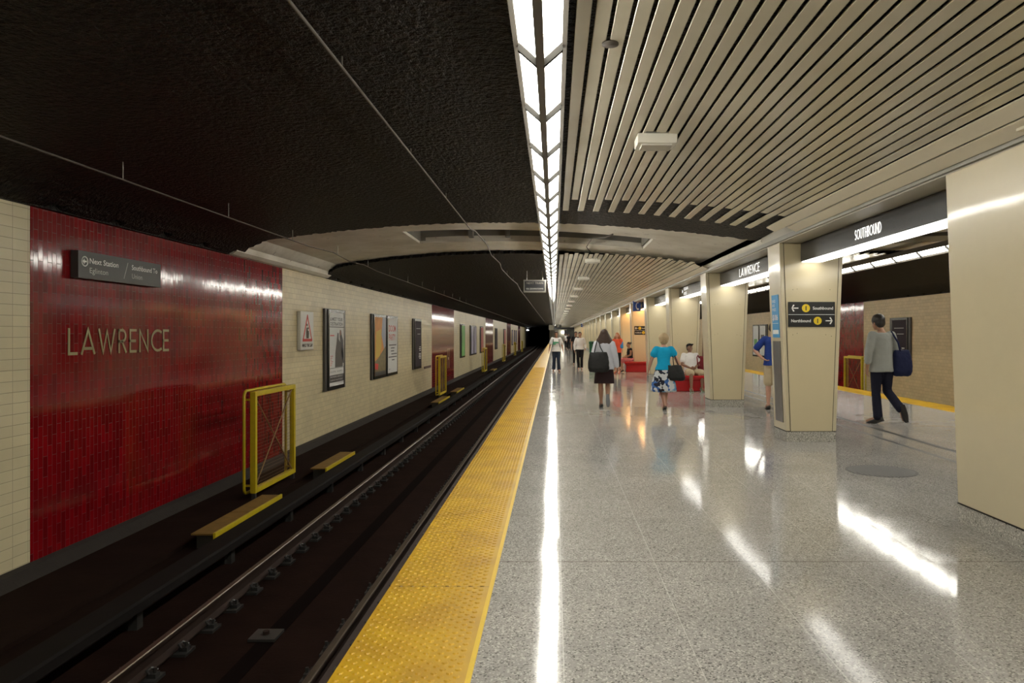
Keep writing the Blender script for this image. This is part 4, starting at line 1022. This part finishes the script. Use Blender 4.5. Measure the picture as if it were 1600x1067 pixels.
def bag(person, label, c, size, mat, name='handbag', straps=(), sag=1.0, cat='bag', rot=0.0, tilt=0.0):
    """soft bag carried by a person: own top-level thing at the right place in the world"""
    Mw = Matrix.Translation(person.root.location) @ Matrix.Rotation(person.root.rotation_euler.z, 4, 'Z')
    k = person.k; loc = Mw @ (Vector(c)*k)
    t = thing(name, label, cat, loc, person.root.rotation_euler.z+rot)
    w, d, h = [q*k for q in size]; mb = MB(); n = 24; rings = []
    for tt, ww, dd in ((0, .62, .55), (.04, .88, .85), (.2, 1.0, 1.1), (.5, .98, 1.0), (.75, .9, .8), (.95, .8, .45), (1.0, .76, .3)):
        rings.append([(math.copysign(abs(math.cos(a))**.6, math.cos(a))*w*ww*.5*(1 if sag == 1 else 1+.0)+tilt*tt*h, math.copysign(abs(math.sin(a))**.7, math.sin(a))*d*dd*.5, h*(tt-.5)+(.02*math.cos(a*2)*tt*h)) for a in [2*math.pi*i/n for i in range(n)]])
    mb.loft(rings); remesh(mb, 'bag_body', mat, t, .012, 3, (.08, .018))
    R = Matrix.Rotation(-rot, 3, 'Z')
    for st, r in straps:
        MB().tube([R @ ((Vector(p)-Vector(c))*k) for p in st], r*k, 8).build('strap', mat, t, True)
    return t
def fabric(name, col, var=.15, rough=.85):
    g = G(name); g.set(Base_Color=g.mix(g.noise(7, 3), tuple(c*(1-var) for c in col), tuple(min(1, c*(1+var)) for c in col)), Roughness=rough)
    g.b.inputs['Specular IOR Level'].default_value = .2; g.bump(g.noise(18, 3), .35, .02); return g.m
sk_l = M('skin_light', (.47,.27,.18), .5); sk_m = M('skin_tan', (.34,.18,.11), .5); sk_b = M('skin_brown', (.22,.115,.07), .5); sk_r = M('skin_rosy', (.50,.27,.19), .5)
hb = M('hair_black', (.012,.009,.008), .45); hbr = M('hair_brown', (.045,.022,.013), .5); hbl = M('hair_blond', (.46,.34,.19), .6, var=.3, vscale=60); hdk = M('hair_darkbrown', (.028,.016,.011), .5)
f_white = fabric('white_cloth', (.66,.65,.63), .05); f_grey = fabric('grey_cotton', (.30,.31,.29), .08); f_navy = fabric('navy_cloth', (.012,.013,.026)); f_black = fabric('black_cloth', (.012,.012,.013)); f_denim = fabric('dark_denim', (.022,.032,.055)); f_lil = fabric('pale_cardigan', (.56,.57,.62), .05)
f_cyan = fabric('turquoise_cloth', (.01,.36,.62), .1); f_khaki = fabric('khaki_cloth', (.46,.38,.25), .1); f_polo = fabric('blue_polo', (.02,.045,.21), .15); f_plum = fabric('dark_brown_skirt', (.030,.017,.019))
l_black = M('black_leather', (.006,.0065,.0065), .7, var=.3, vscale=9); l_navy = fabric('navy_nylon', (.012,.016,.05)); l_maroon = fabric('maroon_nylon', (.16,.02,.025)); f_orange = fabric('coral_cloth', (.66,.10,.05)); f_pink = fabric('pink_print', (.50,.16,.17), .6)
g = G('floral_print'); mp = g.n('ShaderNodeTexVoronoi'); mp.inputs['Scale'].default_value = 13; mp.inputs['Randomness'].default_value = 1
nz = g.n('ShaderNodeTexNoise'); nz.inputs['Scale'].default_value = 6; g.l(g.co(), nz.inputs['Vector'])
av = g.n('ShaderNodeVectorMath', operation='MULTIPLY_ADD'); g.l(nz.outputs[1], av.inputs[0]); av.inputs[1].default_value = (.25, .25, .25); g.l(g.co(), av.inputs[2]); g.l(av.outputs[0], mp.inputs['Vector'])
cr = g.n('ShaderNodeValToRGB'); cr.color_ramp.interpolation = 'CONSTANT'; E = cr.color_ramp.elements; E[0].position = 0; E[0].color = (.012,.014,.03,1); E[1].position = .26; E[1].color = (.62,.64,.66,1)
for p_, c_ in ((.52, (.04,.13,.40,1)), (.66, (.62,.64,.66,1)), (.78, (.16,.36,.60,1)), (.9, (.01,.01,.02,1))): e = E.new(p_); e.color = c_
sc_ = g.n('ShaderNodeSeparateColor'); g.l(mp.outputs['Color'], sc_.inputs[0]); g.l(sc_.outputs[0], cr.inputs[0]); g.set(Base_Color=cr.outputs[0], Roughness=.85); m_floral = g.m

def at(px, Y): return (px-866)/F*Y
# woman in pale cardigan, walking away, right foot lifted behind
p = Person('person with long dark hair in pale cardigan and dark skirt walking away', (1.04, 15.4, 0), 0, 1.64, sk_m, fem=True, build=1.06, face=False,
  hip=(0,0,.93), chest=(0,.03,1.27), neck=(-.005,.03,1.47), head=(0,.06,1.60), sL=(-.175,.02,1.40), sR=(.175,.02,1.40), hL=(-.085,0,.92), hR=(.085,0,.92),
  kL=(-.08,.04,.49), aL=(-.07,.0,.085), tL=(-.08,.17,.03), kR=(.075,.03,.49), aR=(.06,-.25,.22), tR=(.065,-.30,.06),
  eL=(-.25,-.02,1.13), wL=(-.22,.20,1.02), eR=(.245,-.02,1.13), wR=(.285,.0,.88))
p.shirt(f_lil, 1.85, .10, .014, 1.0, 'cardigan', .016, 1.1); p.skirt(f_plum, .46, .165, .215, 4, .004, .05, sx=1.05); p.hair(hbr, 'long'); p.shoes(M('brown_shoe', (.10,.06,.04), .5), m_black, True)
bag(p, 'large slouchy black shoulder bag on the woman in pale cardigan', (-.14, -.21, 1.0), (.47, .20, .44), l_black, 'shoulder_bag', [([(-.24,-.17,1.18), (-.20,-.11,1.35), (-.16,.0,1.465), (-.15,.12,1.38)], .012), ([(-.02,-.17,1.18), (-.10,-.12,1.33), (-.13,-.01,1.475)], .012)], rot=.0)
# blonde woman in turquoise top
p = Person('person with short blond hair in turquoise top and blue floral skirt', (at(1037, 14.9), 14.9, 0), 0, 1.50, sk_r, fem=True, build=1.12, face=False,
  kL=(-.04,.03,.47), aL=(.01,-.10,.10), tL=(.01,.08,.03), kR=(.06,.05,.48), aR=(.05,.12,.085), tR=(.06,.28,.03), aL_=(0,0,0),
  sL=(-.18,0,1.41), sR=(.18,0,1.41), eL=(-.29,.0,1.16), wL=(-.345,.04,.93), eR=(.29,-.02,1.18), wR=(.39,.04,.98))
p.shirt(f_cyan, .45, .0, .015, 1.0, 'blouse', .0, 1.2); p.skirt(m_floral, .58, .16, .285, 9, .02, .07, sx=1.02); p.hair(hbl, 'curly'); p.shoes(M('tan_sandal', (.12,.07,.04), .5), m_black, True)
bag(p, 'black leather tote bag hanging at the side of the blond woman', (.30, -.10, .86), (.40, .16, .36), l_black, 'tote_bag', [([(.22,-.10,1.03), (.20,-.07,1.25), (.155,.0,1.455), (.17,.10,1.35)], .011), ([(.33,-.10,1.03), (.25,-.08,1.25), (.175,-.02,1.45)], .011)], tilt=-.18)
# man in grey shirt, right
p = Person('person with black hair in untucked grey shirt and dark trousers walking away', (at(1378, 12.6), 12.6, 0), .12, 1.84, sk_m, face=False, build=1.0,
  neck=(-.01,.0,1.48), head=(-.055,.035,1.625), look=(-.3,1,-.15), kL=(-.085,.03,.49), aL=(-.085,-.03,.085), tL=(-.19,.10,.03), kR=(.10,.02,.52), aR=(.175,-.26,.24), tR=(.20,-.29,.08),
  eL=(-.25,-.03,1.13), wL=(-.24,.02,.89), eR=(.25,.03,1.14), wR=(.20,.18,1.0))
p.shirt(f_grey, 1.55, .10, .014, 1.0, 'shirt', .022, 1.2); p.pants(f_navy, 1.93, .016, flare=.016); p.hair(hb, 'mop'); p.shoes(m_black)
bag(p, 'navy nylon shoulder bag carried by the man in grey shirt', (.29, -.08, .97), (.32, .20, .42), l_navy, 'shoulder_bag', [([(.26,-.10,1.14), (.20,-.13,1.30), (.14,-.04,1.475), (.13,.10,1.36)], .016)])
# man in blue polo behind the column
p = Person('person in blue polo and khaki shorts, half hidden behind the arrow sign column', (at(1208, 14.95), 14.95, 0), -.35, 1.74, sk_r, face=False,
  eL=(-.36,-.04,1.19), wL=(-.20,-.10,1.03), dL=(.8,-.1,-.4), aL=(-.09,-.05,.085), tL=(-.14,.12,.03))
p.shirt(f_polo, .75, .04, .013, 1.0, 'polo_shirt', .015, 1.15); p.pants(f_khaki, .85, .016, 'shorts', .02); p.hair(hdk); p.shoes(M('dark_sandal', (.03,.02,.015), .6), m_black, True)
# man in white tee with green print
p = Person('person in white tee with green print and backpack straps walking towards us', (at(869, 30.5), 30.5, 0), math.pi, 1.63, sk_m, voxel=.010, build=1.06,
  kL=(-.10,.05,.49), aL=(-.12,.05,.085), tL=(-.15,.22,.03), kR=(.09,.0,.49), aR=(.11,-.08,.09), tR=(.13,.09,.03), eL=(-.27,-.03,1.14), eR=(.27,-.03,1.14), wL=(-.30,.04,.90), wR=(.31,.04,.90))
ts_ = p.shirt(f_white, .65, .06, .014, 1.0, 'tee_shirt', .018, 1.25); p.pants(f_denim, 1.95, .014, flare=.02); p.hair(hdk); p.shoes(m_black)
kk = p.k
text('SHAMROCK\nTEAM', .065, (.13*kk, .165*kk, 1.25*kk), (-1,0,0), (0,0,1), M('print_green', (.02,.30,.13), .6), ts_, 'print', width=.25*kk, d=.002, bold=.008)
bag(p, 'dark backpack worn by the man with green print tee', (0, -.22, 1.2), (.30, .15, .42), l_black, 'backpack', [([(-.12,-.12,1.42),(-.115,.0,1.475),(-.125,.12,1.38),(-.14,.145,1.2),(-.17,.05,1.05),(-.15,-.1,1.02)], .014), ([(.12,-.12,1.42),(.115,.0,1.475),(.125,.12,1.38),(.14,.145,1.2),(.17,.05,1.05),(.15,-.1,1.02)], .014)])
# man in white shirt
p = Person('person in white long-sleeved shirt and black trousers walking towards us', (at(906, 32.2), 32.2, 0), math.pi, 1.62, sk_m, voxel=.010,
  kL=(-.085,.04,.49), aL=(-.085,-.06,.09), tL=(-.09,.12,.03), kR=(.08,.06,.49), aR=(.06,.10,.085), tR=(.07,.27,.03), eL=(-.27,-.05,1.15), wL=(-.25,.12,.98), eR=(.25,-.02,1.14), wR=(.25,.05,.9))
p.shirt(f_white, 1.85, .0, .013, 1.0, 'shirt', .01, 1.15); p.pants(f_black, 1.95, .013, flare=.012); p.hair(hb); p.shoes(m_black)
# person behind him
p = Person('person in dark clothes almost hidden behind the man in white shirt', (at(900, 37), 37.2, 0), math.pi, 1.66, sk_m, voxel=.013, hands=False); p.shirt(f_black, .5, .03); p.pants(f_black); p.hair(hb); p.shoes(m_black)
# seated man in cap
p = Person('person in cap, white tee and khaki shorts sitting back on the red bench', (at(1081, 19.95), 19.98, 0), math.pi+.05, 1.66, sk_b, voxel=.009, build=1.08,
  hip=(0,-.08,.54), chest=(.0,-.20,.86), neck=(0,-.255,1.07), head=(-.01,-.28,1.205), look=(-.15,1,.35), sL=(-.185,-.22,1.0), sR=(.185,-.22,1.0),
  hL=(-.09,-.05,.53), hR=(.09,-.05,.53), kL=(-.22,.33,.50), aL=(-.20,.40,.09), tL=(-.23,.57,.03), kR=(.10,.36,.50), aR=(.12,.47,.09), tR=(.12,.64,.03),
  eL=(-.24,-.12,.74), wL=(-.06,.08,.64), eR=(.25,-.12,.74), wR=(.05,.09,.64), dL=(.8,.4,-.1), dR=(-.8,.4,-.1))
p.shirt(f_white, .6, .05, .013, 1.0, 'tee_shirt', .015, 1.2); p.pants(f_khaki, .88, .018, 'shorts', .022); p.hair(hb)
p.shoes(M('trainer_green', (.16,.24,.15), .6, var=.5, vscale=20), M('sole_pale', (.5,.5,.45), .6))
cap = MB().ball(p.P(0, -.018, .062), (.087*p.k, .104*p.k, .072*p.k), p.HR, 16, 10); cap.loft([[p.P(x, y, .055+z0) for x, y in ((-.07,.06), (.07,.06), (.055,.155), (-.055,.155))] for z0 in (0, .012)])
cap.build('cap', f_black, p.body, True)
bag(p, 'maroon backpack beside the seated man on the red bench', (-.30, -.20, .72), (.30, .26, .50), l_maroon, 'backpack', [([(-.24,-.10,.92), (-.20,-.07,1.0), (-.16,-.03,.94), (-.17,.0,.78), (-.2,-.02,.68)], .016)])
# seated woman in black on the far bench, facing left
p = Person('person with dark hair in black top and pink print skirt sitting on far bench', (3.02, 29.95, 0), math.pi/2+.2, 1.60, sk_m, fem=True, voxel=.011, build=1.1,
  hip=(0,-.06,.53), chest=(.0,-.04,.86), neck=(0,-.02,1.06), head=(0,.03,1.20), look=(0,1,-.15), sL=(-.17,-.03,1.0), sR=(.17,-.03,1.0),
  hL=(-.09,-.03,.52), hR=(.09,-.03,.52), kL=(-.11,.38,.50), aL=(-.10,.36,.09), tL=(-.10,.52,.03), kR=(.09,.40,.50), aR=(.09,.42,.09), tR=(.09,.58,.03),
  eL=(-.22,.0,.76), wL=(-.10,.22,.64), eR=(.22,.0,.76), wR=(.10,.22,.64))
p.shirt(f_black, .05, .03, .012, 1.0, 'vest_top'); p.pants(f_pink, .92, .022, 'skirt', .02); p.hair(hb, 'bun'); p.shoes(m_black)
# standing woman in coral top with blue bag, mostly behind the woman in the cardigan
p = Person('person in coral top with blue bag standing before the far bench', (at(964.5, 29.0), 29.0, 0), math.pi-.5, 1.58, sk_r, fem=True, voxel=.012, build=1.05, hands=False,
  eR=(.30,.06,1.17), wR=(.36,.16,.93), aL=(-.1,0,.085))
p.shirt(f_orange, .6, .04, .014, 1.05, 'top', .02, 1.2); p.pants(f_black, 1.45, .013); p.hair(M('hair_auburn', (.30,.10,.03), .5), 'long'); p.shoes(M('coral_shoe', (.5,.12,.06), .5))
bag(p, 'bright blue bag on the shoulder of the person in coral top', (-.20, .0, 1.22), (.16, .14, .30), M('bag_blue', (.02,.22,.55), .5), 'shoulder_bag', [([(-.2,.0,1.34), (-.16,.02,1.47), (-.12,.06,1.4)], .010)])
# two far figures and one beyond
for px, Y, H, mt, l in ((884.5, 82, 1.65, f_white, 'tiny distant person in white, right of the man with the backpack'), (888.5, 74, 1.6, f_black, 'tiny distant person in black, left of the man in white shirt')):
    p = Person(l, (at(px, Y), Y, 0), 2.6, H, sk_m, voxel=.02, hands=False, face=False); p.shirt(mt, .6, .05); p.pants(f_black); p.hair(hb); p.shoes(m_black)
